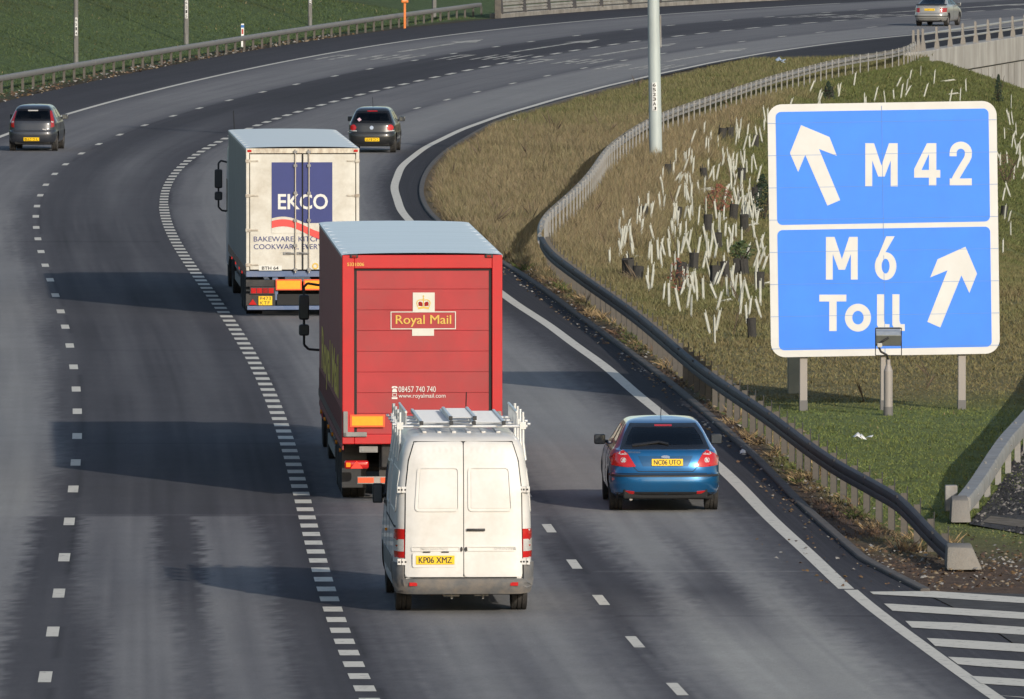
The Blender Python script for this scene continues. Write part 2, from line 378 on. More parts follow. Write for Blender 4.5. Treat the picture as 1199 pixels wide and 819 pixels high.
def big_mesh(name, V, Fq, m, colors=None, smooth=True):
    me = bpy.data.meshes.new(name); V = np.asarray(V, np.float32); Fq = np.asarray(Fq, np.int32); k = Fq.shape[1]
    me.vertices.add(len(V)); me.vertices.foreach_set('co', V.ravel())
    me.loops.add(Fq.size); me.loops.foreach_set('vertex_index', Fq.ravel())
    me.polygons.add(len(Fq)); me.polygons.foreach_set('loop_start', np.arange(0, Fq.size, k, dtype=np.int32))
    me.polygons.foreach_set('loop_total', np.full(len(Fq), k, np.int32))
    if smooth: me.polygons.foreach_set('use_smooth', np.ones(len(Fq), bool))
    me.update(calc_edges=True); me.validate()
    if colors is not None:
        at = me.color_attributes.new('tone', 'FLOAT_COLOR', 'POINT')
        c4 = np.ones((len(V), 4), np.float32); c4[:, :3] = colors; at.data.foreach_set('color', c4.ravel())
    me.materials.append(m); return me
def attr_mat(name, rough=.95, noise=((3.0, .35), (30.0, .35)), bump=.6, spec=.15, trans=0, streak=False):
    m = bpy.data.materials.new(name); m.use_nodes = True; n = m.node_tree; b = n.nodes['Principled BSDF']
    b.inputs['Roughness'].default_value = rough; b.inputs['Specular IOR Level'].default_value = spec
    at = n.nodes.new('ShaderNodeAttribute'); at.attribute_name = 'tone'
    tc = n.nodes.new('ShaderNodeTexCoord'); last = at.outputs['Color']; hn = None
    for sc, am in noise:
        nz = n.nodes.new('ShaderNodeTexNoise'); nz.inputs['Scale'].default_value = sc; nz.inputs['Detail'].default_value = 5; nz.inputs['Roughness'].default_value = .7
        n.links.new(tc.outputs['Object'], nz.inputs['Vector'])
        mr = n.nodes.new('ShaderNodeMapRange'); mr.inputs[1].default_value = .3; mr.inputs[2].default_value = .7
        mr.inputs[3].default_value = 1 - am; mr.inputs[4].default_value = 1 + am
        n.links.new(nz.outputs[0], mr.inputs[0])
        mx = n.nodes.new('ShaderNodeMixRGB'); mx.blend_type = 'MULTIPLY'; mx.inputs[0].default_value = 1
        n.links.new(last, mx.inputs[1]); n.links.new(mr.outputs[0], mx.inputs[2]); last = mx.outputs[0]; hn = nz
    n.links.new(last, b.inputs['Base Color'])
    if bump:
        bp = n.nodes.new('ShaderNodeBump'); bp.inputs['Strength'].default_value = bump; bp.inputs['Distance'].default_value = .05
        n.links.new(hn.outputs[0], bp.inputs['Height']); n.links.new(bp.outputs[0], b.inputs['Normal'])
    MATS[name] = m; return m
M_ground = attr_mat('turf_and_soil', noise=((1.1, .25), (9.0, .35), (45.0, .35)), bump=.8)
V = np.stack([TX, TY, TZ], -1).reshape(-1, 3)
g_o = link(bpy.data.objects.new('ground', big_mesh('ground', V, quads, M_ground, cols.reshape(-1, 3)))); tag(g_o, kind='structure')

# ------------------------------------------------------------------ carriageway
TONE_ROWS = {   # depth: (lane coordinate, tone of the surface 0-255); lane coordinate: 0 left kerb,1 edge line,2,3,4 lane lines,5 edge line,6 kerb
 120: [(0,70),(1,72),(1.3,100),(1.85,104),(2.0,72),(2.18,72),(2.3,96),(2.42,92),(2.55,74),(2.68,94),(2.8,76),(3.0,68),(3.15,80),(3.35,104),(3.55,92),(3.7,104),(3.88,92),(4.0,76),(4.12,92),(4.3,126),(4.5,118),(4.65,128),(4.8,92),(5,70),(6,64)],
 160: [(0,66),(1,68),(1.3,100),(1.80,100),(1.88,68),(2.12,66),(2.20,90),(2.40,94),(2.48,76),(2.54,80),(2.58,94),(2.74,90),(2.84,68),(3.0,64),(3.15,80),(3.35,104),(3.55,90),(3.7,104),(3.9,84),(4.0,72),(4.12,96),(4.3,124),(4.5,116),(4.68,124),(4.82,84),(5,68),(6,62)],
 172: [(0,66),(1,68),(1.3,100),(1.80,100),(1.90,66),(2.05,66),(2.12,86),(2.36,92),(2.42,70),(2.52,66),(2.56,94),(2.77,88),(2.84,66),(3.0,62),(3.15,78),(3.35,102),(3.55,96),(3.7,102),(3.9,82),(4.0,66),(4.16,64),(4.3,100),(4.38,72),(4.55,74),(4.66,116),(4.8,80),(5,64),(6,60)],
 182: [(0,66),(1,68),(1.3,100),(1.83,100),(1.90,66),(2.03,64),(2.07,82),(2.33,90),(2.37,64),(2.52,62),(2.55,92),(2.76,84),(2.84,64),(3.0,60),(3.15,78),(3.35,100),(3.55,96),(3.7,100),(3.9,84),(4.0,64),(4.15,70),(4.26,114),(4.4,112),(4.5,84),(4.65,114),(4.8,84),(5,62),(6,58)],
 189.7: [(0,66),(1,68),(1.3,100),(1.83,100),(1.90,66),(2.03,64),(2.07,82),(2.33,90),(2.37,64),(2.52,62),(2.55,92),(2.76,84),(2.84,64),(3.0,60),(3.15,78),(3.35,100),(3.55,96),(3.7,100),(3.9,84),(4.0,76),(4.12,92),(4.26,112),(4.4,110),(4.5,104),(4.65,114),(4.8,84),(5,62),(6,58)],
 190.1: [(0,70),(1,72),(1.3,106),(1.85,106),(1.97,70),(2.12,64),(2.3,67),(2.5,64),(2.7,68),(2.88,64),(3.0,62),(3.15,78),(3.35,100),(3.55,96),(3.7,100),(3.9,88),(4.0,76),(4.12,92),(4.3,112),(4.5,108),(4.65,114),(4.8,86),(4.9,66),(5,62),(6,58)],
 230: [(0,70),(1,70),(1.3,106),(1.8,104),(1.93,72),(2.12,65),(2.3,72),(2.5,66),(2.7,74),(2.88,66),(3.0,66),(3.12,82),(3.35,98),(3.55,94),(3.7,98),(3.9,92),(4.0,82),(4.15,100),(4.35,106),(4.6,106),(4.75,86),(4.86,64),(5,60),(6,56)],
 300: [(0,66),(1,68),(1.3,102),(1.8,98),(1.93,74),(2.12,66),(2.3,70),(2.5,66),(2.7,72),(2.88,66),(3.0,66),(3.12,84),(3.35,98),(3.55,94),(3.7,98),(4.0,90),(4.3,104),(4.6,102),(4.8,80),(4.9,62),(5,58),(6,56)],
 370: [(0,62),(1,64),(1.25,86),(1.8,88),(1.95,78),(2.1,66),(2.3,66),(2.55,84),(2.8,70),(3.0,64),(3.12,84),(3.35,96),(3.6,98),(4.0,88),(4.3,104),(4.6,104),(4.8,84),(4.92,62),(5,58),(6,56)],
 450: [(0,60),(.9,62),(1.05,80),(1.3,92),(1.8,92),(1.95,84),(2.04,62),(2.3,58),(2.7,58),(2.9,60),(3.0,64),(3.1,86),(3.4,88),(3.85,88),(4.0,80),(4.15,104),(4.5,104),(4.8,106),(4.95,88),(5,66),(6,58)],
 650: [(0,58),(.9,60),(1.05,84),(1.3,92),(1.8,88),(1.95,82),(2.04,70),(2.3,68),(2.7,68),(2.9,70),(3.0,74),(3.1,88),(3.4,86),(3.85,86),(4.0,84),(4.15,100),(4.5,100),(4.8,102),(4.95,88),(5,72),(5.1,46),(6,44)],
}
UG = np.linspace(0, 6, 241)
trk = np.array(sorted(TONE_ROWS)); tab = np.array([np.interp(UG, *zip(*TONE_ROWS[k])) for k in trk])
RY = np.concatenate([np.arange(100, 150, .5), np.arange(150, 280, .25), np.arange(280, 720, .75)])
line_x = np.stack([F_LE(RY), F_LL(RY), F_LD(RY), F_DENSE(RY), F_RD(RY), F_RL(RY), F_RE(RY)], 1)
RX = np.array([np.interp(UG, range(7), r) for r in line_x])
YY = np.repeat(RY[:, None], len(UG), 1)
UU = np.repeat(UG[None], len(RY), 0)
rag = (fbm(UU * 14, YY / .34, 1.0, 60) - .5) * .055 * np.clip((260 - YY) / 60, .3, 1) + (vnoise(UU * 55, YY / .26, 1.0, 62) - .5) * .055 + (vnoise(UU * 3, YY / 9, 1.0, 61) - .5) * .07
TT = np.array([np.interp(RY, trk, tab[:, j]) for j in range(len(UG))]).T
tone = np.array([np.interp(np.clip(UG + r_, 0, 6) if y < 400 else UG, UG, t_) for y, r_, t_ in zip(RY, rag, TT)])
tone = 82 + (tone - 82) * np.where(YY < 330, 1.30, 1.25)
for ys_, u0_, u1_, d_ in ((190.3, 2.0, 4.0, 10), (211, 2.05, 3.0, -6), (176.5, 4.05, 5.0, 14), (246, 2.1, 3.0, -7), (167, 4.0, 5.0, -9), (305, 1.2, 2.9, -6), (262, 3.1, 4.2, -10)):
    k_ = np.argmin(np.abs(RY - ys_)); tone[k_, (UG > u0_) & (UG < u1_)] += d_
for u_, d_ in ((2.03, -8), (3.06, -9), (4.03, -8), (3.5, -5), (1.5, -4)):
    k_ = np.argmin(np.abs(UG - u_)); tone[:, k_] += d_ * (vnoise(np.zeros_like(RY), RY / 6, 1.0, 90) > .35)
st = vnoise(UU * 12, YY / 14, 1.0, 77) - .5; st2 = vnoise(UU * 34, YY / 9, 1.0, 78) - .5; pat = fbm(RX, YY / 4, 1.6, 79) - .5
st3 = vnoise(UU * 70, YY / 16, 1.0, 81) - .5
tone = tone * (1 + (.10 * st + .09 * st2 + .09 * st3 + .08 * pat) * np.where(YY < 320, 1, .55))
tone = np.where(tone > 96, 98 + (tone - 98) * .6, tone)
ASPH_K = 1.7
lin = (np.clip(tone, 20, 200) / 255.0); lin = np.where(lin < .04, lin / 12.9, ((lin + .055) / 1.055) ** 2.4)
warm = np.clip((tone - 60) / 60, 0, 1)[..., None]
colr = lin[..., None] * ASPH_K * (np.array((.97, .95, 1.05)) * (1 - warm) + np.array((1.0, .98, .92)) * warm)
M_road = attr_mat('worn_asphalt', rough=.88, noise=((.7, .05), (14.0, .12), (60.0, .30)), bump=.35, spec=.04)
idx = np.arange(RX.size).reshape(RX.shape)
quads = np.stack([idx[:-1, :-1], idx[:-1, 1:], idx[1:, 1:], idx[1:, :-1]], -1).reshape(-1, 4)
road = link(bpy.data.objects.new('road', big_mesh('road', np.stack([RX, YY, 0 * RX], -1).reshape(-1, 3), quads, M_road, colr.reshape(-1, 3)))); tag(road, kind='structure')

# slip road beyond the nose, and the dark chippings at its edge
def flat_obj(name, poly, z, m, kind='structure', col=None):
    tri = tessellate_polygon([[Vector((x, y, 0)) for x, y in poly]])
    f = []
    for t in tri:
        a, b, c = [Vector((*poly[i], 0)) for i in t]
        f.append(tuple(t) if (b - a).cross(c - a).z > 0 else tuple(reversed(t)))
    o = link(bpy.data.objects.new(name, mesh_from(name, [(x, y, z) for x, y in poly], f, m)))
    return tag(o, kind=kind)
M_slip = mat('slip_asphalt', (.085, .083, .083), .95, 0, .3, 3.0, .3, 60, .04, dirt=((.10, .095, .09), .5, .6))
nose = [(float(F_RE(y)) + .02, y) for y in np.arange(100, 174, 4.0)]
edge_px = [(1046,691),(1080,693),(1130,694),(1199,696)]
slip = nose + [tuple(G0(*p)[:2]) for p in edge_px] + [(14, 170.5), (20, 200), (27, 250), (40, 330), (75, 330), (60, 250), (45, 180), (40, 100)]
flat_obj('slip_road', slip, .004, M_slip)
M_chip = mat('dark_chippings', (.05, .05, .053), .95, 0, .75, 9, 1.0, 30, .05, dirt=((.16, .15, .14), .8, 16))
chip = [tuple(G0(*p)[:2]) for p in [(1135,614),(1199,626),(1320,650),(1320,470),(1215,490),(1199,520),(1165,580)]]
flat_obj('gravel', chip, .006, M_chip)
slab = [tuple(G0(*p)[:2]) for p in [(1150,612),(1199,619),(1215,612),(1160,605)]]
flat_obj('path', slab, .012, mat('dirty_slab', (.16, .14, .115), .95, 0, .4, 3, .4, 30, .05))

# ------------------------------------------------------------------ painted markings
def paint_mat(name, worn):
    m = bpy.data.materials.new(name); m.use_nodes = True; n = m.node_tree; b = n.nodes['Principled BSDF']
    b.inputs['Roughness'].default_value = .9; b.inputs['Specular IOR Level'].default_value = .04
    tc = n.nodes.new('ShaderNodeTexCoord'); nz = n.nodes.new('ShaderNodeTexNoise'); nz.inputs['Scale'].default_value = 5.5 if worn < .5 else 1.1
    nz.inputs['Detail'].default_value = 9; nz.inputs['Roughness'].default_value = .75
    n.links.new(tc.outputs['Object'], nz.inputs['Vector'])
    rp = n.nodes.new('ShaderNodeValToRGB'); rp.color_ramp.elements[0].position = worn - .12; rp.color_ramp.elements[1].position = worn + .06
    rp.color_ramp.elements[0].color = (.17, .165, .16, 1); rp.color_ramp.elements[1].color = (.60, .57, .50, 1)
    n.links.new(nz.outputs[0], rp.inputs[0]); n.links.new(rp.outputs[0], b.inputs['Base Color']); return m
M_paint = paint_mat('road_paint', .40); M_paint_w = paint_mat('worn_road_paint', .54)
mk = MB()
def ribbon(fn, y0, y1, w, z=.004, step=1.5, mb=None):
    n = max(2, int((y1 - y0) / step) + 1); Y = np.linspace(y0, y1, n); X = fn(Y)
    dX = np.gradient(X, Y); c = np.sqrt(1 + dX ** 2)
    v = [];
    for x, y, k in zip(X, Y, c): v += [(x - w / 2 * k, y, z), (x + w / 2 * k, y, z)]
    (mb or mk).add(v, [(2 * i, 2 * i + 1, 2 * i + 3, 2 * i + 2) for i in range(n - 1)])
def jag(fn, y0, y1, w):
    ribbon(fn, y0, y1, w)
# solid lines (slightly uneven, laid in lengths)
wob = lambda Y: .014 * np.sin(np.asarray(Y) / 3.1) + .010 * np.sin(np.asarray(Y) / 7.7 + 1)
ribbon(lambda Y: F_RL(Y) + wob(Y), 172.6, 640, .23); ribbon(lambda Y: F_RL(Y) + wob(Y) + .05, 100, 172.4, .20)
ribbon(F_LL, 100, 640, .20)
for p in LDASH:
    y = float(G0(*p)[1]); ribbon(F_LD, y - .95, y + .95, .17)
y = float(G0(*LDASH[0])[1])
for k in range(1, 6): ribbon(F_LD, y - 9 * k - .95, y - 9 * k + .95, .17)
ry = sorted(float(G0(*p)[1]) for p in RDASH)
near = [a for a in ry if a < 260]; far = [a for a in ry if a > 260]
hid = list(np.linspace(near[-1], far[0], int((far[0] - near[-1]) / 9.2) + 1)[1:-1])
for a in near + hid + far + [near[0] - 8.5 * k for k in range(1, 6)]:
    ribbon(F_RD, a - 1.05, a + 1.05, .15)
y = 100.0
while y < 640:
    p = 2.12 if y < 330 else 2.12 + min(4.0, (y - 330) / 40)
    ribbon(F_DENSE, y, y + p * .47, .27 if y < 330 else .24); y += p
# hatched nose: bars between the two edge lines
BARS = [((1018,692),(1060,692),(1199,701),(1199,709),(1055,697.5)),
        ((1035,708),(1199,724),(1199,728),(1199,731),(1042,716)),]
bar_l = [(655,443,880,441,1199,474,1199,487,875,463,668,452),(705,485,735,486,1199,521,1199,541,735,510),(780,546,960,552,1199,573,1199,598,955,579,803,569),
         (855,606,1000,614,1199,630,1199,656,995,642,885,634),(930,672,1060,679,1199,689,1199,714,1055,706,965,698),(1010,739,1199,747,1199,772,1045,766),
         (1085,806,1199,812,1199,838,1120,833),(1150,870,1330,880,1330,905,1185,897)]
for b in bar_l:
    P = [G0(800 + b[i] / 3, 546 + b[i + 1] / 3) for i in range(0, len(b), 2)]
    # carry the bars on to the slip road's own edge line, off the picture
    mx = max(p[0] for p in P)
    P = [np.array([p[0] + 5.0, p[1] - 4.6, 0]) if p[0] > mx - .35 else p for p in P]
    poly = [(p[0], p[1]) for p in P]
    tri = tessellate_polygon([[Vector((x, y2, 0)) for x, y2 in poly]]); f = []
    for t in tri:
        a, c, d = [Vector((*poly[i], 0)) for i in t]
        f.append(tuple(t) if (c - a).cross(d - a).z > 0 else tuple(reversed(t)))
    mk.add([(x, y2, .009) for x, y2 in poly], f)
tag(mk.build('road_markings', M_paint), kind='structure')
# worn arrows and route lettering on the far lanes
mw = MB()
def lane_poly(fa, fb, pts):
    """pts of (lane fraction, depth) between two lane lines"""
    poly = [(float(fa(y) + (fb(y) - fa(y)) * t), y) for t, y in pts]
    tri = tessellate_polygon([[Vector((x, y2, 0)) for x, y2 in poly]]); f = []
    for t in tri:
        a, c, d = [Vector((*poly[i], 0)) for i in t]
        f.append(tuple(t) if (c - a).cross(d - a).z > 0 else tuple(reversed(t)))
    mw.add([(x, y2, .004) for x, y2 in poly], f)
for fa, fb, y0, side in ((F_LL, F_LD, 508, 1), (F_LD, F_DENSE, 508, 1), (F_DENSE, F_RD, 500, 1), (F_RD, F_RL, 490, 1), (F_LD, F_DENSE, 600, 1), (F_DENSE, F_RD, 620, 1)):
    # arrow: shaft and head
    lane_poly(fa, fb, [(.46, y0 + 14), (.52, y0 + 14), (.53, y0 + 34), (.47, y0 + 34)])
    lane_poly(fa, fb, [(.38, y0 + 34), (.62, y0 + 34), (.50, y0 + 41)])
    # lettering: M and figures
    for t, kind in ((.22, 'M'), (.56, '4'), (.78, '2')):
        lane_poly(fa, fb, [(t - .08, y0), (t - .04, y0), (t - .04, y0 + 9), (t - .08, y0 + 9)])
        lane_poly(fa, fb, [(t + .04, y0), (t + .08, y0), (t + .08, y0 + 9), (t + .04, y0 + 9)])
        lane_poly(fa, fb, [(t - .035, y0 + (7.5 if kind == 'M' else 3.5)), (t + .035, y0 + (7.5 if kind == 'M' else 3.5)), (t + .035, y0 + (9 if kind == 'M' else 5)), (t - .035, y0 + (9 if kind == 'M' else 5))])
tag(mw.build('worn_road_markings', M_paint_w), kind='structure')

# kerbs: low dark upstand along the inner edge
kb = MB()
Yk = np.arange(172, 470, 1.5)
v, f = sweep([(float(F_RE(y)), y, 0) for y in Yk], [(.0, -.05), (.0, .035), (.02, .05), (.14, .05), (.14, -.05)]); kb.add(v, f)
M_kerb = mat('dark_kerb', (.085, .075, .068), .9, 0, .35, 2.0, .4, 30, dirt=((.10, .08, .06), .6, 2))
tag(kb.build('kerb', M_kerb), kind='structure')
# ------------------------------------------------------------------ guard rails
def rail(name, label, base, top, prof, m_beam, m_post, post_gap, post_off, post_w=.10, post_d=.06, post_top=.06, blockout=True, ztops=None):
    """base: function y->x, y range; one thing with a beam and its posts"""
    fn, y0, y1 = base
    xm = float(fn((y0 + y1) / 2)); o = thing(name, label, 'guardrail', (xm, (y0 + y1) / 2, 0))
    L = Vector((xm, (y0 + y1) / 2, 0))
    Y = np.arange(y0, y1 + .01, 1.2); tz = ztops if ztops else (lambda y: top)
    path = [(float(fn(y)) - L.x, y - L.y, tz(y)) for y in Y]
    v, f = sweep(path, prof); jb = MB().add(v, f)
    # joint plates with bolts along the beam
    for y in np.arange(y0 + 2, y1 - 1, 4.8):
        x = float(fn(y)) - L.x; z = tz(y)
        w = max(p[0] for p in prof) + .004; wl = min(p[0] for p in prof) - .004
        for k in (-.12, .12):
            jb.cyl((x + wl, y - L.y + k, z - .10), (x + w, y - L.y + k, z - .10), .018, n=6)
            jb.cyl((x - .04, y - L.y + k, z - .02), (x - .04, y - L.y + k, z + .012), .02, n=6)
    jb.build('beam', m_beam, o, 40)
    s = 0; py = y0; me = None; ypos = []
    while py < y1:
        ypos.append(py)
        sl = float(fn(py + .5) - fn(py - .5)); py += post_gap / math.sqrt(1 + sl * sl)
    pm = MB(); pm.box(-post_w / 2, post_w / 2, 0, .008, -.5, 1.0); pm.box(-post_w / 2, -post_w / 2 + .008, 0, post_d, -.5, 1.0); pm.box(post_w / 2 - .008, post_w / 2, 0, post_d, -.5, 1.0)
    for y in ypos:
        x = float(fn(y)) + post_off; gz = float(ground_z(x, y)) if abs(post_off) else 0
        t = tz(y) + post_top
        b = MB(); hw = post_w / 2; d = post_d; z0 = -.3
        b.box(-hw, hw, 0, .012, z0, t); b.box(hw - .012, hw, .012, d, z0, t); b.box(-hw, -hw + .012, .012, d * .6, z0, t)
        if abs(post_off) > .06 and blockout: b.box(-abs(post_off) * .9 if post_off > 0 else .02, -.02 if post_off > 0 else abs(post_off) * .9, .02, .06, t - post_top - .22, t - post_top - .12)
        p = b.build('post', m_post, o); p.location = (x - L.x, y - L.y, 0)
        if blockout and abs(post_off) > .06: MB().box(hw + .002, hw + .018, .02, d + .03, z0, t + .10).build('shaded_post_flange', M_black, p)  # black puts the shade on the post's side into the flange colour
    return o, L
OBB = [(-.10, -.17), (-.10, -.04), (-.07, 0), (.07, 0), (.10, -.04), (.10, -.17), (.07, -.21), (-.07, -.21)]
WBEAM = [(-.06, -.31), (-.10, -.26), (-.10, -.22), (-.02, -.17), (-.02, -.14), (-.10, -.09), (-.10, -.05), (-.06, 0), (-.045, 0), (-.085, -.05), (-.085, -.085), (0, -.135), (0, -.175), (-.085, -.225), (-.085, -.265), (-.045, -.31)]
y_end = float(G0(1140, 666)[1]); y_mid = 291.0; y_brd = float(WALL_A[1]) - 1.0
def ztop_near(y): return .30 + .37 * float(sstep(y_end - .5, y_end + 8.5, y))
M_postg = mat('weathered_post_steel', (.105, .097, .088), .75, 0, .3, 4, spec=.15, dirt=((.11, .09, .07), .6, 4))
nr_o, nr_L = rail('guardrail', 'dark box beam guardrail on grey posts curving along the near verge to a concrete block', (lambda y: F_GR(y) - .12, y_end + .4, y_mid), .76,
     [(-.02, -.26), (-.055, -.235), (-.06, -.17), (-.045, -.14), (-.06, -.11), (-.06, -.05), (-.045, -.015), (-.015, 0), (.04, 0), (.06, -.02), (.06, -.24), (.03, -.26)], M_rail_d, M_postg, 1.85, .13, .095, .06, .0, ztops=ztop_near)
cb = MB(); bx, by = float(F_GR(y_end)) - .12, y_end
cb.add([(-.12, -.40, 0), (.42, -.40, 0), (.42, .45, 0), (-.12, .45, 0), (-.10, -.24, .34), (.27, -.26, .33), (.27, .4, .36), (-.10, .4, .36)], [(0, 3, 2, 1), (4, 5, 6, 7), (0, 1, 5, 4), (1, 2, 6, 5), (2, 3, 7, 6), (3, 0, 4, 7)])
M_blk_c = mat('weathered_block_concrete', (.25, .235, .21), .9, 0, .3, 4, .5, 40, .1, dirt=((.10, .085, .07), .7, 4))
c = cb.build('anchor_block', M_blk_c, nr_o, 30, .035, 2); c.location = (bx - nr_L.x, by - nr_L.y, 0)
rail('guardrail', 'pale galvanised guardrail with many upright posts running up to the concrete bridge', (lambda y: F_GR(y) - .10, y_mid + .3, y_brd), .74,
     WBEAM, M_galv, M_galv_l, 2.4, .09, .045, .06, .05, blockout=False)
RR_PX = [(1123,611),(1163,575),(1199,531),(1230,490),(1262,440)]
rr = world_pts(RR_PX); F_RR = Curve(rr[:, 1], rr[:, 0], 2)
rr0 = rr[0, 1]
ro, rL = rail('guardrail', 'grey box beam guardrail beside dark chippings at the right edge of the mown grass', (lambda y: F_RR(y), rr0 + .5, 262.0), .72, [(-.13, -.22), (-.13, -.04), (-.10, 0), (.10, 0), (.13, -.04), (.13, -.22), (.10, -.25), (-.10, -.25)], M_galv_l, M_galv, 3.2, .02, .10, .06, -.2,
     ztops=lambda y: .36 + .30 * float(sstep(rr0, rr0 + 14, y)))
cb = MB(); cb.add([(-.16, -.25, 0), (.16, -.25, 0), (.16, .6, 0), (-.16, .6, 0), (-.13, .15, .33), (.13, .15, .33), (.13, .6, .38), (-.13, .6, .38)], [(0, 3, 2, 1), (4, 5, 6, 7), (0, 1, 5, 4), (1, 2, 6, 5), (2, 3, 7, 6), (3, 0, 4, 7)])
c = cb.build('anchor_block', M_blk_c, ro, 30, .02, 2); c.location = (float(F_RR(rr0)) - rL.x, rr0 - rL.y, 0)
cb = MB(); cb.box(-.2, .0, .6, .8, 0, .42); c = cb.build('end_bracket', M_galv, ro, None, .02); c.location = (float(F_RR(rr0 + 2)) - rL.x - .15, rr0 + 2 - rL.y, 0)
M_post_rail = mat('dull_rail_steel', (.20, .195, .19), .6, .2, .25, 2, dirt=((.12, .10, .09), .5, 2))
LR_PX = [(0,109),(22,105),(70,97),(125,88),(190,75),(255,64),(300,57.5),(370,47),(440,36),(500,27),(560,19),(572,17.5)]
lr = world_pts(LR_PX); F_LR = Curve(lr[:, 1], lr[:, 0], 3)
rail('guardrail', 'long grey box beam guardrail at the foot of the green bank, far left', (F_LR, 395.0, float(lr[-1, 1]) - 2), .66,
     OBB, M_post_rail, M_postg, 2.9, .02, .10, .08, -.2)

# ------------------------------------------------------------------ outer bridge parapet, far left
BP_A, BP_B = G0(562, 21), G0(940, -1)
def F_BP(y): return F_LE(y) - .45
bp = thing('bridge_parapet', 'long concrete and steel bridge parapet along the top edge behind the hard shoulder', 'parapet', (float(F_BP(600)), 600, 0))
Yb = np.arange(float(BP_A[1]), 690, 2.0); bL = (float(F_BP(600)), 600)
v, f = sweep([(float(F_BP(y)) - bL[0], y - bL[1], 0) for y in Yb], [(-.45, -1.0), (-.45, .2), (.12, .2), (.15, .16), (.15, -1.0)]); MB().add(v, f).build('concrete_kerb', mat('dirty_kerb_concrete', (.26, .245, .22), .9, 0, .3, 1.5, .2, 20, .1, dirt=((.12, .10, .085), .6, 1)), bp)
M_par = mat('parapet_steel', (.33, .32, .29), .6, .2, .25, 2, dirt=((.16, .13, .10), .6, 1.5))
for zc in (.38, .72, 1.06):
    v, f = sweep([(float(F_BP(y)) - bL[0], y - bL[1], zc + .15) for y in Yb], [(-.02, -.3), (.03, -.26), (.03, -.19), (-.02, -.16), (-.02, -.13), (.03, -.1), (.03, -.04), (-.02, 0), (-.06, 0), (-.06, -.3)]); MB().add(v, f).build('beam', M_par, bp)
me = None
y = float(BP_A[1]) + .5
while y < 688:
    b = MB()
    b.add([(-.16, -.34, .2), (.16, -.34, .2), (.16, .34, .2), (-.16, .34, .2), (-.12, -.2, 1.4), (.07, -.2, 1.4), (.07, .2, 1.4), (-.12, .2, 1.4)], [(0, 3, 2, 1), (4, 5, 6, 7), (0, 1, 5, 4), (1, 2, 6, 5), (2, 3, 7, 6), (3, 0, 4, 7)])
    if me is None: p = b.build('post', M_rail_d, bp); me = p.data
    else: p = link(bpy.data.objects.new('post', me), bp)
    p.location = (float(F_BP(y)) - bL[0] - .02, y - bL[1], 0); y += 5.2
b = MB(); b.box(-.2, .12, -.3, .2, -.2, 1.3); e = b.build('end_pier', M_postg, bp, None, .03); e.location = (float(F_BP(BP_A[1])) - bL[0], float(BP_A[1]) - .3 - bL[1], 0)

# ------------------------------------------------------------------ bridge and wing wall on the right
wd = Vector((WALL_B[0] - WALL_A[0], WALL_B[1] - WALL_A[1], 0)); wl_ = wd.length; wdir = wd.normalized(); whead = math.atan2(wdir.x, wdir.y)
br = thing('road_bridge', 'concrete road bridge with post and rail parapet over a panelled abutment wall, top right', 'bridge', (float(WALL_A[0]), float(WALL_A[1]), 0), -whead)
BL = 150.0
b = MB(); b.box(-.55, .10, 0, BL, -.85, .24); b.box(-.5, .02, 0, 12, -1.2, -.85); b.build('deck_edge', M_conc_wall, br, None, .03)
b = MB(); b.box(-.6, .02, .5, BL, -9, -.87); b.build('abutment_wall', M_conc_wall, br)
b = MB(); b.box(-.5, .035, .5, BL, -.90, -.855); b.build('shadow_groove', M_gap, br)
b = MB()
for k in range(60): b.box(.02, .026, 3 + k * 2.2, 3.05 + k * 2.2, -8, -.93)
for k in range(60):
    z = -2.2 if k % 2 else -3.4
    b.box(.02, .028, 3.3 + k * 2.2, 4.9 + k * 2.2, z - .05, z + .02)
b.build('panel_joints', mat('rust_stained_joint', (.10, .075, .055), .9), br)
def par_post():
    b = MB(); P = [(-.20, 0), (.02, 0), (-.01, .25), (-.07, .58), (-.07, .91), (-.11, .95), (-.16, .935), (-.155, .58), (-.18, .2)]
    n = len(P); v = [(x, -.09 + (.03 if z > .75 else 0), z + .24) for x, z in P] + [(x, .09 - (.03 if z > .75 else 0), z + .24) for x, z in P]
    b.add(v, [tuple(range(n)), tuple(range(2 * n - 1, n - 1, -1))] + [((k + 1) % n, k, n + k, n + (k + 1) % n) for k in range(n)]); return b
pme = None
for y in [.15, 1.6, 3.0] + [7.2 + 4.1 * k for k in range(34)]:
    if pme is None: p = par_post().build('parapet_post', mat('weathered_parapet_concrete', (.27, .25, .225), .9, 0, .3, 2, .3, 30, .1, dirt=((.12, .10, .08), .6, 2)), br); pme = p.data
    else: p = link(bpy.data.objects.new('parapet_post', pme), br)
    p.location = (0, y, 0)
M_tube = mat('parapet_rail_grey', (.42, .42, .41), .5, .3, .2, 2, dirt=((.2, .17, .14), .5, 1))
for z in (.55, .90):
    b = MB(); b.box(-.20, -.12, 3.0, BL, z, z + .09); b.build('parapet_rail', M_tube, br, None, .02)

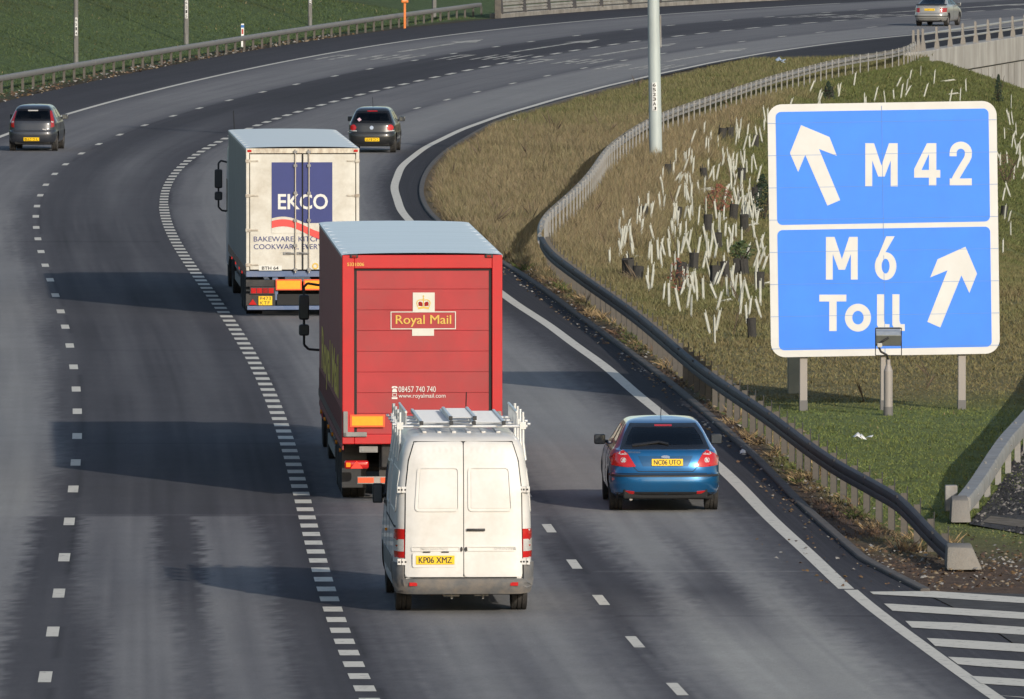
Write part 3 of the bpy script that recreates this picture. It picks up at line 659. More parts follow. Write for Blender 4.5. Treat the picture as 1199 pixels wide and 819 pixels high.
# ------------------------------------------------------------------ lamp columns
def arm(h, side):
    pts = [(0, 0, h)]
    for k in range(1, 9):
        a = k / 8; pts.append((side * 2.2 * a, 0, h + .5 * math.sin(a * math.pi / 2)))
    return pts
def lamp(px, py, r0, r1, h, m, name_label, plate_px=None, plate_txt=None, ground=None, door=True, lean=0):
    P = ground if ground is not None else hit(px, py)
    o = thing('lamp_column', name_label, 'lamp post', tuple(P)); o.rotation_euler = (0, lean, 0)
    b = MB(); b.cyl((0, 0, -.5), (0, 0, 1.6), r0, n=24); b.cyl((0, 0, 1.6), (0, 0, 1.7), r0, r0 * .97, n=24); b.cyl((0, 0, 1.7), (0, 0, h), r0 * .97, r1, n=24)
    b.build('column', m, o, 40)
    b = MB()
    for s in (-1, 1): b.tube(arm(h, s), .05, 10)
    b.build('bracket_arm', m, o, 40)
    for s in (-1, 1):
        b = MB(); b.add([(s * 2.1, -.16, h + .44), (s * 3.0, -.12, h + .50), (s * 3.0, .12, h + .50), (s * 2.1, .16, h + .44), (s * 2.1, -.10, h + .60), (s * 2.95, -.08, h + .60), (s * 2.95, .08, h + .60), (s * 2.1, .10, h + .60)],
                        [(0, 3, 2, 1), (4, 5, 6, 7), (0, 1, 5, 4), (1, 2, 6, 5), (2, 3, 7, 6), (3, 0, 4, 7)]); ln = b.build('lantern', M_galv, o, 40, .03)
    if plate_px:
        sc = FPX / P[1]; z0 = (py - plate_px[1]) / sc; z1 = (py - plate_px[0]) / sc; w = plate_px[2] / sc; dx = plate_px[3] / sc
        r = r0 + .012
        n = 8; a0 = math.asin(max(-1, min(1, dx / r))); half = w / 2 / r
        v = [];
        for k in range(n + 1):
            a = a0 - half + 2 * half * k / n
            for rr_, zz in ((r, z0), (r, z1), (r - .02, z1), (r - .02, z0)): v.append((rr_ * math.sin(a), -rr_ * math.cos(a), zz))
        f = []
        for k in range(n):
            for j in range(4): f.append((4 * k + j, 4 * k + (j + 1) % 4, 4 * k + 4 + (j + 1) % 4, 4 * k + 4 + j))
        f += [(0, 1, 2, 3), (4 * n + 3, 4 * n + 2, 4 * n + 1, 4 * n)]
        f = [tuple(reversed(q_)) for q_ in f]
        pl = MB().add(v, f).build('number_plate', mat('white_id_plate', (.62, .62, .60), .5), o)
        tb = MB(); N = len(plate_txt); hh = (z1 - z0) / N
        for k, ch in enumerate(plate_txt):
            zt = z1 - hh * k; text_y(tb, ch, dx - w * .30, dx + w * .30, zt - hh * .86, zt - hh * .14, -r - .006, .02)
        tb.build('lettering', M_ink, pl)
    if door:
        b = MB(); b.box(-.07 + r0 * .0, .07, -r0 - .006, -r0 + .05, .45, 1.05); b.build('access_door', m, o, None, .01)
    return o
M_col_g = mat('painted_grey_green_steel', (.40, .45, .44), .55, .05, .10, 1.2, dirt=((.25, .26, .24), .4, 1.5), stretch=(1, 1, .3))
M_col_d = mat('dull_grey_column', (.16, .155, .145), .7, .1, .25, 2, stretch=(1, 1, .3))
lc = lamp(768, 186, .20, .15, 14, M_col_g, 'tall pale grey lamp column with a white letter plate on the grass inside the bend', (93, 126, 6.2, -.6), '6523AJ', lean=-R(.9), door=False)
lc.location.z -= .1
b = MB(); b.box(.19, .23, -.04, .04, (185 - 60) / 35, (185 - 25) / 35); b.build('cable_box', M_galv, lc, None, .01)
lamp(89, 75, .10, .07, 11, M_col_d, 'leftmost grey lamp column on the green bank, with a narrow white number strip', (21, 42, 3.0, .5), '6514')
lamp(218, 52, .115, .07, 11, M_col_d, 'grey lamp column on the green bank left of the small blue and white marker post', (1, 22, 3.2, .4), '6515')
lamp(363, 31, .10, .07, 11, M_col_d, 'grey lamp column on the green bank between the small marker post and the orange post', (-2, 6, 2.8, .2), '651')
lamp(508.5, 21, .11, .07, 11, M_col_d, 'grey lamp column behind the guardrail just right of the orange post')

# marker posts
P = hit(284, 55)
o = thing('marker_post', 'small white marker post with blue cap and red panel behind the far left guardrail', 'marker post', tuple(P))
sc = FPX / P[1]
hb = (55 - 28) / sc
b = MB(); b.box(-.065, .065, -.03, .03, -.3, hb); b.build('post', mat('white_post_plastic', (.72, .72, .70), .5), o, None, .01)
b = MB(); b.box(-.07, .07, -.036, .036, hb - .18, hb - .06); b.build('blue_cap', mat('blue_band', (.03, .13, .40), .5), o)
b = MB(); b.box(-.04, .04, -.036, -.031, hb - .46, hb - .24); b.build('red_panel', mat('red_marker', (.42, .06, .04), .5), o)
P = hit(474, 33); sc = FPX / P[1]
o = thing('emergency_phone', 'orange emergency telephone on a slim orange post behind the far left guardrail', 'emergency phone', tuple(P))
M_or = mat('orange_paint', (.62, .17, .03), .5, 0, .12, 4)
b = MB(); b.box(-.055, .055, -.055, .055, -.3, (33 - 3.5) / sc); b.build('post', M_or, o, None, .01)
b = MB(); b.box(-.17, .17, -.16, .16, (33 - 3.5) / sc, (33 + 12) / sc); b.build('housing', M_or, o, None, .03)
b = MB(); b.box(-.10, .10, -.168, -.161, (33 - 1) / sc, (33 + 6) / sc); b.build('door_panel', mat('pale_orange', (.75, .38, .18), .5), o)

# ------------------------------------------------------------------ motorway sign
SY = 222.6
PXM = FPX / SY
sc_z = lambda py: CAM_H - (py + 250) / PXM * 1.0
scx, scz = (1034.5 - 599.5) / PXM, sc_z(268)
sg = thing('motorway_sign', 'large blue and white direction sign with two arrows on three grey posts in the grass', 'road sign', (scx, SY, 0), R(2.0))
ROLL = R(.9)
def SP(px, py):
    x = (px - 1034.5) / PXM; z = (268 - py) / PXM
    return (x * math.cos(ROLL) + z * math.sin(ROLL), -x * math.sin(ROLL) + z * math.cos(ROLL))
def c3(L): return [SP(800 + x / 3, y / 3) for x, y in L]
def c6(L): return [SP(800 + x / 3, 273 + y / 3) for x, y in L]
M_sw = mat('white_sign_sheeting', (.60, .595, .575), .45, 0, .06, 1.5, dirt=((.52, .50, .46), .5, 1.2))
M_sb = mat('blue_sign_sheeting', (.034, .215, .84), .40, 0, .07, 1.2, dirt=((.036, .185, .73), .6, 1.5))
M_sbk = mat('sign_back_aluminium', (.35, .35, .35), .5, .5, .1, 2)
holder = bpy.data.objects.new('panel', mesh_from('panel', *(lambda m: (m.v, m.f))(MB().prism_y(rrect(-2.135, 2.135, -2.355, 2.355, .27, 8), 0, .035)), M_sw, None)); link(holder, sg)
holder.location = (0, -.14, scz); holder.rotation_euler = (0, -ROLL, 0)
b = MB(); b.prism_y(rrect(-1.985, 1.985, .11, 2.215, .10), -.004, 0); b.build('blue_field', M_sb, holder)
b = MB(); b.prism_y(rrect(-1.985, 1.985, -2.225, .015, .10), -.004, 0); b.build('blue_field', M_sb, holder)
yl = -.008
b = MB(); b.loops_y([c3([(412,438),(512,480),(538,546),(475,522),(550,702),(505,721),(427,543),(402,603),(373,536)])], yl); b.build('arrow', M_sw, holder)
b = MB(); b.loops_y([c6([(991,47),(1032,142),(1005,210),(977,148),(903,331),(857,311),(928,130),(867,155),(893,91)])], yl); b.build('arrow', M_sw, holder)
def Mg(fn, x0, x1, y0, y1):
    w = x1 - x0; h = y1 - y0; t = .215 * w; m_ = (x0 + x1) / 2
    return fn([(x0, y1), (x0, y0), (x0 + .27 * w, y0), (m_, y0 + .52 * h), (x1 - .27 * w, y0), (x1, y0), (x1, y1), (x1 - t, y1), (x1 - t, y0 + .40 * h), (m_ + .10 * w, y0 + .77 * h), (m_ - .10 * w, y0 + .77 * h), (x0 + t, y0 + .40 * h), (x0 + t, y1)])
def ell(cx, cy, rx, ry, n=40): return [(cx + rx * math.cos(2 * math.pi * k / n), cy + ry * math.sin(2 * math.pi * k / n)) for k in range(n)]
def ribbon2(P, w):
    L = []; Rr = []
    for i, p in enumerate(P):
        a = P[max(i - 1, 0)]; c = P[min(i + 1, len(P) - 1)]; dx, dy = c[0] - a[0], c[1] - a[1]; l = math.hypot(dx, dy)
        nx, ny = -dy / l * w / 2, dx / l * w / 2
        L.append((p[0] + nx, p[1] + ny)); Rr.append((p[0] - nx, p[1] - ny))
    return L + Rr[::-1]
b = MB(); b.loops_y([Mg(c3, 638, 752, 502, 654)], yl)
b.loops_y([c3([(862,651),(862,623),(810,623),(810,593),(855,502),(888,502),(888,596),(902,596),(902,623),(888,623),(888,651)]), c3([(862,596),(862,540),(836,596)])], yl)
arc2 = [(947, 548), (947, 537)] + [(974 - 27 * math.cos(R(a)), 536 - 27 * math.sin(R(a))) for a in range(15, 181, 15)] + [(1000, 549), (994, 562), (985, 576), (960, 618), (949, 640)]
b.loops_y([c3(ribbon2(arc2, 25))], yl); b.loops_y([c3([(935,626),(1013,626),(1013,650),(935,650)])], yl - .004)
b.build('route_lettering', M_sw, holder)
b = MB(); b.loops_y([Mg(c6, 500, 612, 12, 162)], yl)
b.loops_y([c6(ell(710, 115, 38, 49)), c6(ell(710, 115, 14, 26))[::-1]], yl); b.loops_y([c6([(712,10),(742,10),(700,82),(676,128),(672,108)])], yl - .004)
b.loops_y([c6([(477,215),(572,215),(572,239),(538,239),(538,343),(512,343),(512,239),(477,239)])], yl)
b.loops_y([c6(ell(613, 296, 46, 49)), c6(ell(613, 296, 20, 24))[::-1]], yl)
for x in (680, 734): b.loops_y([c6([(x,214),(x+25,214),(x+25,308),(x+29,319),(x+44,319),(x+44,343),(x+24,343),(x+9,338),(x,322)])], yl)
b.build('route_lettering', M_sw, holder)
b = MB()
for z in np.arange(-2.2, 2.3, .60): b.box(-2.13, 2.13, -.0095, -.0088, z, z + .007)
b.box(-.012, -.004, -.0095, -.0088, -2.3, 2.3)
b.build('panel_seams', mat('sign_seam', (.10, .22, .50), .6), holder)
b = MB()
for z in (-1.9, -.95, 0, .95, 1.9): b.box(-2.05, 2.05, .037, .09, z - .04, z + .04)
b.build('back_rails', M_sbk, holder)
M_sp = mat('sign_post_steel', (.30, .275, .25), .6, .1, .2, 2, dirt=((.18, .15, .13), .5, 2), stretch=(1, 1, .3))
M_spb = mat('post_base_coating', (.13, .125, .12), .7)
for px, py, w in ((941, 478, 9), (1034.5, 483, 6), (1127, 490, 9)):
    P = G0(px, py); lx = (px - 1034.5) / PXM; ww = w / PXM
    b = MB(); b.box(lx - ww / 2, lx + ww / 2, -.04, .10, -.5, 4.9); p = b.build('post', M_sp, sg, None, .012)
    b = MB(); b.box(lx - ww / 2 - .006, lx + ww / 2 + .006, -.048, .108, -.4, .17); b.build('base_sleeve', M_spb, p, None, .01)
# floodlight in front of the sign
P = G0(1040, 486.5); sc = FPX / P[1]
fl = thing('floodlight', 'grey floodlight on a short round post in front of the blue sign', 'floodlight', (float(P[0]), float(P[1]), 0))
b = MB(); r = 15 / 2 / sc / 1.0
r = 5.2 / sc
b.cyl((0, 0, -.4), (0, 0, .82), r, n=24); b.cyl((0, 0, .82), (0, 0, .94), r, r * .5, n=24); b.cyl((0, 0, .94), (0, 0, 1.03), r * .5, n=16)
b.build('post', M_sp, fl, 40)
b = MB(); b.cyl((0, 0, -.3), (0, 0, .16), r + .006, n=24); b.build('base_sleeve', M_spb, fl, 40)
b = MB(); b.box(-.235, .235, -.30, -.02, 0, .18); v = b.v
hz = (486.5 - 405) / sc
b = MB(); b.add([(-.235, -.08, hz), (.235, -.08, hz), (.235, .20, hz + .03), (-.235, .20, hz + .03), (-.235, -.16, hz + .20), (.235, -.16, hz + .20), (.235, .20, hz + .30), (-.235, .20, hz + .30)], [(0, 3, 2, 1), (4, 5, 6, 7), (0, 1, 5, 4), (1, 2, 6, 5), (2, 3, 7, 6), (3, 0, 4, 7)])
b.build('housing', mat('floodlight_grey', (.12, .125, .115), .6, .1, .2, 6), fl, None, .012)
b = MB(); b.add([(-.225, -.175, hz + .205), (.225, -.175, hz + .205), (.225, .20, hz + .335), (-.225, .20, hz + .335), (-.225, -.165, hz + .19), (.225, -.165, hz + .19), (.225, .20, hz + .31), (-.225, .20, hz + .31)], [(0, 1, 2, 3), (4, 7, 6, 5), (0, 4, 5, 1), (1, 5, 6, 2), (2, 6, 7, 3), (3, 7, 4, 0)])
b.build('lid', mat('floodlight_pale_grey', (.36, .38, .37), .5, .1, .2, 6), fl)
b = MB()
b.tube([(-.24, -.10, hz - .17), (-.24, -.10, hz + .33)], .008, 6); b.tube([(.24, -.10, hz - .17), (.24, -.10, hz + .33)], .008, 6); b.tube([(-.24, -.10, hz - .17), (.24, -.10, hz - .17)], .006, 6); b.tube([(-.24, -.10, hz + .33), (.24, -.10, hz + .33)], .012, 6)
b.build('wire_guard', M_black, fl)
b = MB(); b.tube([(0, 0, 1.02), (-.03, -.08, 1.12), (-.14, -.12, 1.18), (-.20, -.15, hz + .03), (-.10, -.17, hz + .10), (.0, -.16, hz + .16)], .02, 8); b.build('cable', M_black, fl, 60)
b = MB(); b.box(-.21, -.12, -.22, -.15, hz - .02, hz + .06); b.build('cable_gland', M_white_l, fl, None, .01)
# cabinet behind the left post
P = G0(932, 460)
b = MB(); b.box(-.16, .16, -.15, .15, -.1, 1.15); b.box(-.18, .18, -.17, .17, 1.15, 1.2)
o = b.build('control_cabinet', mat('grey_green_cabinet', (.19, .20, .165), .7, 0, .15, 3), None, None, .015); o.location = (float(P[0]), float(P[1]), 0)
tag(o, 'narrow grey green cabinet standing behind the left post of the blue sign', 'cabinet')

# ------------------------------------------------------------------ litter
def litter(px, py, s, label, m):
    P = hit(px, py); b = MB()
    for k in range(3):
        n = 7; v = []; cx, cy = rnd.uniform(-s, s), rnd.uniform(-s, s)
        for j in range(n):
            a = 2 * math.pi * j / n; r = s * rnd.uniform(.5, 1.1); v.append((cx + r * math.cos(a), cy + r * math.sin(a) * .8, rnd.uniform(0, s * .8)))
        v.append((cx, cy, s * rnd.uniform(.6, 1.3)))
        b.add(v, [(j, (j + 1) % n, n) for j in range(n)])
    o = b.build('plastic_bag', m, None, 0); o.location = (P[0], P[1], P[2] + .02); return tag(o, label, 'litter')
M_lit = mat('white_plastic_film', (.75, .75, .73), .5)
litter(1011, 517, .11, 'scrap of white plastic lying on the mown grass below the sign', M_lit)
litter(917, 75, .22, 'pale blue plastic bag lying on the grass by the paved refuge', mat('pale_blue_film', (.38, .45, .55), .5))
litter(548, 247, .07, 'white scrap of litter on the dry grass inside the bend', M_lit)
litter(866, 534, .07, 'scrap of white paper on the dark edge of the road beside the verge', M_lit)
litter(604, 143, .10, 'pale scrap of litter beside the kerb of the bend', M_lit)
# ------------------------------------------------------------------ vehicles: shared builders
def lathe_x(prof, x_c, n=36):
    """prof of (x, r); axis along X"""
    v = []; f = []; k = len(prof)
    for i in range(n):
        a = 2 * math.pi * i / n
        for x, r in prof: v.append((x_c + x, r * math.cos(a), r * math.sin(a)))
    for i in range(n):
        for j in range(k - 1):
            a = i * k + j; b = ((i + 1) % n) * k + j
            f.append((a, a + 1, b + 1, b))
    return v, f
def wheel(parent, x, y, r, w, side, rim_m=None, rr=.62):
    hw = w / 2; P = [(-hw * .6, r * rr), (-hw, r * (rr + .06)), (-hw, r * .90), (-hw * .86, r * .975), (-hw * .72, r)]
    for g in (-.42, -.14, .14, .42):
        P += [(g * w - .012, r), (g * w - .008, r - .012), (g * w + .008, r - .012), (g * w + .012, r)]
    P += [(hw * .72, r), (hw * .86, r * .975), (hw, r * .90), (hw, r * (rr + .06)), (hw * .6, r * rr)]
    P.sort(key=lambda p: p[0]) if False else None
    v, f = lathe_x(P, 0); o = MB().add(v, f).build('wheel', M_tyre, parent, 35); o.location = (x, y, r)
    b = MB(); s = side
    Q = [(s * hw * .2, .001), (s * hw * .55, r * .12), (s * hw * .35, r * .2), (s * hw * .35, r * .5), (s * hw * .72, r * (rr - .02)), (s * hw * .66, r * (rr + .03)), (-s * hw * .66, r * (rr + .03)), (-s * hw * .4, r * .5), (-s * hw * .3, .001)]
    v, f = lathe_x(Q, 0, 30); b.add(v, f)
    for k in range(5):
        a = 2 * math.pi * k / 5; c = Vector((s * hw * .52, math.cos(a) * r * .34, math.sin(a) * r * .34)); d = Vector((0, math.cos(a), math.sin(a)))
        b.obox(c, (hw * .12, 0, 0), d * r * .24, d.cross(Vector((1, 0, 0))) * r * .06)
    rm = b.build('rim', rim_m or M_rim, o, 40)
    return o

class Shell:
    """car body: rings of constant height z with half width w, rear y, front y"""
    def __init__(s, secs, a=4.0, b=10.0):
        S_ = np.array(sorted(secs), float); s.z = S_[:, 0]; s.W = S_[:, 1]; s.R = S_[:, 2]; s.F = S_[:, 3]; s.a = a; s.b = b
        s.m = {}
    def _pc(s, arr, z):
        # monotone cubic (Fritsch-Carlson)
        x = s.z; h = np.diff(x); d = np.diff(arr) / h; m = np.zeros(len(x)); m[0] = d[0]; m[-1] = d[-1]
        for i in range(1, len(x) - 1):
            m[i] = 0 if d[i - 1] * d[i] <= 0 else 2 / (1 / d[i - 1] + 1 / d[i])
        z = np.clip(z, x[0], x[-1]); i = np.clip(np.searchsorted(x, z) - 1, 0, len(h) - 1); t = (z - x[i]) / h[i]
        return (arr[i] * (2 * t**3 - 3 * t**2 + 1) + h[i] * m[i] * (t**3 - 2 * t**2 + t) + arr[i + 1] * (-2 * t**3 + 3 * t**2) + h[i] * m[i + 1] * (t**3 - t**2))
    def p(s, z):
        if not s.m:
            zz = np.linspace(s.z[0], s.z[-1], 1601); s.m = [s._pc(k, zz).tolist() for k in (s.W, s.R, s.F)]; s.k = 1600 / (s.z[-1] - s.z[0])
        u = (float(z) - s.z[0]) * s.k; u = min(max(u, 0.0), 1599.999); i = int(u); t = u - i
        return tuple(a[i] * (1 - t) + a[i + 1] * t for a in s.m)
    def rear(s, x, z):
        w, r, f = s.p(z); t = min(abs(x) / w, .995); return (r + f) / 2 - (f - r) / 2 * (1 - t**s.a)**(1 / s.b)
    def front(s, x, z):
        w, r, f = s.p(z); t = min(abs(x) / w, .995); return (r + f) / 2 + (f - r) / 2 * (1 - t**s.a)**(1 / s.b)
    def side(s, y, z):
        w, r, f = s.p(z); t = min(abs(y - (r + f) / 2) / ((f - r) / 2), .995); return w * (1 - t**s.b)**(1 / s.a)
    def pos(s, face, u, z, off=0):
        z = float(z); u = float(u)
        def q(u, z):
            if face == 'rear': return Vector((u, float(s.rear(u, z)), z))
            if face == 'front': return Vector((u, float(s.front(u, z)), z))
            if face == 'left': return Vector((-float(s.side(u, z)), u, z))
            return Vector((float(s.side(u, z)), u, z))
        P = q(u, z)
        if off:
            e = .01; n = (q(u + e, z) - q(u - e, z)).cross(q(u, z + e) - q(u, z - e))
            if face in ('front', 'left'): n = -n
            if n.length > 1e-9: P = P + n.normalized() * off
        return P
    def mesh(s, name, m, parent, holes=(), arches=(), nz=64, N=300, inset=0.0):
        wref = np.linspace(0, 2 * math.pi, 4001); cx = np.sign(np.cos(wref)) * np.abs(np.cos(wref))**(2 / s.a); cy = np.sign(np.sin(wref)) * np.abs(np.sin(wref))**(2 / s.b)
        X = cx * s.W.max(); Y = cy * (s.F.max() - s.R.min()) / 2; d = np.concatenate([[0], np.cumsum(np.hypot(np.diff(X), np.diff(Y)))])
        tt = np.interp(np.linspace(0, d[-1], N, endpoint=False), d, wref)
        cx = np.sign(np.cos(tt)) * np.abs(np.cos(tt))**(2 / s.a); cy = np.sign(np.sin(tt)) * np.abs(np.sin(tt))**(2 / s.b)
        zs = np.unique(np.concatenate([np.linspace(s.z[0], s.z[-1], nz), s.z])); V = []
        for z in zs:
            w, r, f = s.p(z); w -= inset; r += inset; f -= inset
            V.append(np.stack([cx * w, (r + f) / 2 + cy * (f - r) / 2, np.full(N, z)], 1))
        # crowned roof
        w, r, f = s.p(zs[-1])
        for k in (.82, .6, .35, .12): V.append(np.stack([cx * w * k, (r + f) / 2 + cy * (f - r) / 2 * k, np.full(N, zs[-1] + .022 * (1 - k * k) - inset)], 1))
        V = np.concatenate(V)
        for (ay, az, ar) in arches:     # pull the mesh onto the edge of the wheel arches
            dd = np.hypot(V[:, 1] - ay, V[:, 2] - az); k = (np.abs(dd - ar) < .028) & (np.abs(V[:, 0]) > .4)
            V[k, 1] = ay + (V[k, 1] - ay) / dd[k] * ar; V[k, 2] = az + (V[k, 2] - az) / dd[k] * ar
        n = len(V) // N; f = []
        C = V.reshape(n, N, 3)
        for i in range(n - 1):
            for j in range(N):
                j2 = (j + 1) % N; c = (C[i, j] + C[i, j2] + C[i + 1, j] + C[i + 1, j2]) / 4
                skip = False
                for (ay, az, ar) in arches:
                    if math.hypot(c[1] - ay, c[2] - az) < ar - .004 and abs(c[0]) > .4: skip = True; break
                if not skip:
                    if holes: w_, r_, f_ = s.p(c[2]); mid = (r_ + f_) / 2
                    for face, poly in holes:
                        if face == 'rear' and c[1] < mid and abs(c[0]) < .93 * w_ and inpoly(c[0], c[2], poly): skip = True
                        if face == 'front' and c[1] > mid and abs(c[0]) < .93 * w_ and inpoly(c[0], c[2], poly): skip = True
                        if face == 'left' and c[0] < -.5 * w_ and inpoly(c[1], c[2], poly): skip = True
                        if face == 'right' and c[0] > .5 * w_ and inpoly(c[1], c[2], poly): skip = True
                        if skip: break
                if not skip: f.append((i * N + j, i * N + j2, (i + 1) * N + j2, (i + 1) * N + j))
        f.append(tuple((n - 1) * N + j for j in range(N)))
        return MB().add(V, f).build(name, m, parent, 40)
    def patch(s, name, m, parent, face, loops, off=.004, th=.012, fine=.05, mb=None, smooth=40):
        bm = bmesh.new(); P = [Vector((x, z, 0)) for L in loops for x, z in L]
        vs = [bm.verts.new(p) for p in P]
        for t in tessellate_polygon([[Vector((x, z, 0)) for x, z in L] for L in loops]):
            try: bm.faces.new([vs[i] for i in t])
            except ValueError: pass
        for _ in range(5):
            es = [e for e in bm.edges if e.calc_length() > fine * 1.6]
            if not es: break
            bmesh.ops.subdivide_edges(bm, edges=es, cuts=1); bmesh.ops.triangulate(bm, faces=bm.faces)
        bmesh.ops.recalc_face_normals(bm, faces=bm.faces)
        want = 1
        if sum(f.normal.z for f in bm.faces) * want < 0: bmesh.ops.reverse_faces(bm, faces=bm.faces)
        inner = {}
        top = list(bm.faces); bound = [e for e in bm.edges if len(e.link_faces) == 1]
        bidx = [(e.verts[0], e.verts[1]) for e in bound]
        V = []; F = []; ix = {v: i for i, v in enumerate(bm.verts)}
        bl = list(bm.verts)
        V = [s.pos(face, v.co.x, v.co.y, off) for v in bl]; n = len(V); V += [s.pos(face, v.co.x, v.co.y, off - th) for v in bl]
        fl = face in ('left', 'front')
        for f in top:
            i = [ix[v] for v in f.verts]; i = i[::-1] if fl else i; F.append(tuple(i))
        for e in bound:
            f = e.link_faces[0]; l = [l for l in f.loops if l.edge == e][0]; a, b2 = ix[l.vert], ix[l.link_loop_next.vert]
            q4 = (b2, a, a + n, b2 + n); F.append(q4[::-1] if fl else q4)
        bm.free()
        if mb is not None: mb.add(V, F); return None
        return MB().add(V, F).build(name, m, parent, smooth)
    def strip(s, mb, face, pts, w, off=.006, th=.01):
        """thin band following the surface through pts"""
        dense = []
        for a, b in zip(pts[:-1], pts[1:]):
            n = max(2, int(math.hypot(a[0] - b[0], a[1] - b[1]) / .05)); dense += [(a[0] + (b[0] - a[0]) * k / n, a[1] + (b[1] - a[1]) * k / n) for k in range(n)]
        dense.append(pts[-1]); s.patch('', None, None, face, [ribbon2(dense, w)], off, th, .08, mb)
def inpoly(x, y, P):
    c = False; n = len(P); j = n - 1
    for i in range(n):
        if (P[i][1] > y) != (P[j][1] > y) and x < (P[j][0] - P[i][0]) * (y - P[i][1]) / (P[j][1] - P[i][1]) + P[i][0]: c = not c
        j = i
    return c
def shrink(P, d):
    A = sum(P[i][0] * P[(i + 1) % len(P)][1] - P[(i + 1) % len(P)][0] * P[i][1] for i in range(len(P)))
    sgn = 1 if A > 0 else -1; n = len(P); out = []
    for i in range(n):
        a, b, c = P[i - 1], P[i], P[(i + 1) % n]
        def nrm(p, q_): l = math.hypot(q_[0] - p[0], q_[1] - p[1]); return (-(q_[1] - p[1]) / l * sgn, (q_[0] - p[0]) / l * sgn)
        n1, n2 = nrm(a, b), nrm(b, c); k = 1 + n1[0] * n2[0] + n1[1] * n2[1]; k = max(k, .35)
        out.append((b[0] + d * (n1[0] + n2[0]) / k, b[1] + d * (n1[1] + n2[1]) / k))
    return out
def mirx(P): return [(-x, z) for x, z in P]
def plate(parent, x, y, z, w, h, txt, tilt=0, scr=None):
    b = MB(); b.box(-w / 2, w / 2, -.008, .004, -h / 2, h / 2); o = b.build('number_plate', M_plate_y, parent, None, .003); o.location = (x, y, z); o.rotation_euler = (tilt, 0, 0)
    t = MB()
    if txt:
        for k_, dx_ in enumerate((-.0025, .0025)): text_y(t, txt, -w * .43 + dx_, w * .43 + dx_, -h * .35, h * .35, -.0105 - .0006 * k_, 0)
    elif scr:
        g = random.Random(scr); n = 7; cw = w * .86 / (n + .6)
        for k in range(n):
            x0 = -w * .43 + cw * (k + (.6 if k > 3 else 0)); st_ = g.choice(('v', 'h', 'l', 'o'))
            hh = h * .33
            if st_ in 'vlo': t.box(x0, x0 + cw * .22, -.0105, -.009, -hh, hh)
            if st_ in 'o': t.box(x0 + cw * .5, x0 + cw * .72, -.0105, -.009, -hh, hh)
            if st_ in 'hlo': t.box(x0, x0 + cw * .72, -.0112, -.0106, -hh, -hh * .6)
            if st_ in 'ho': t.box(x0, x0 + cw * .72, -.0112, -.0106, hh * .6, hh)
    t.build('lettering', M_ink, o)
    return o
def seats(parent, rows, w):
    for ry_, heads in rows:
        for hx in heads:
            b = MB(); b.box(hx - .23, hx + .23, ry_, ry_ + .12, .45, 1.0); b.box(hx - .22, hx + .22, ry_ + .1, ry_ + .6, .42, .56)
            st = b.build('seat', M_seat, parent, 30, .05, 3)
            b = MB(); b.box(hx - .13, hx + .13, ry_ - .02, ry_ + .08, 1.03, 1.2); b.box(hx - .06, hx - .045, ry_ + .02, ry_ + .035, .98, 1.05); b.box(hx + .045, hx + .06, ry_ + .02, ry_ + .035, .98, 1.05)
            b.build('headrest', M_seat, st, 30, .03, 2)

def place(P, head): return (float(P[0]), float(P[1]), 0.0), -head
def heading(fn, y): return math.atan(float(fn(y + 4) - fn(y - 4)) / 8)

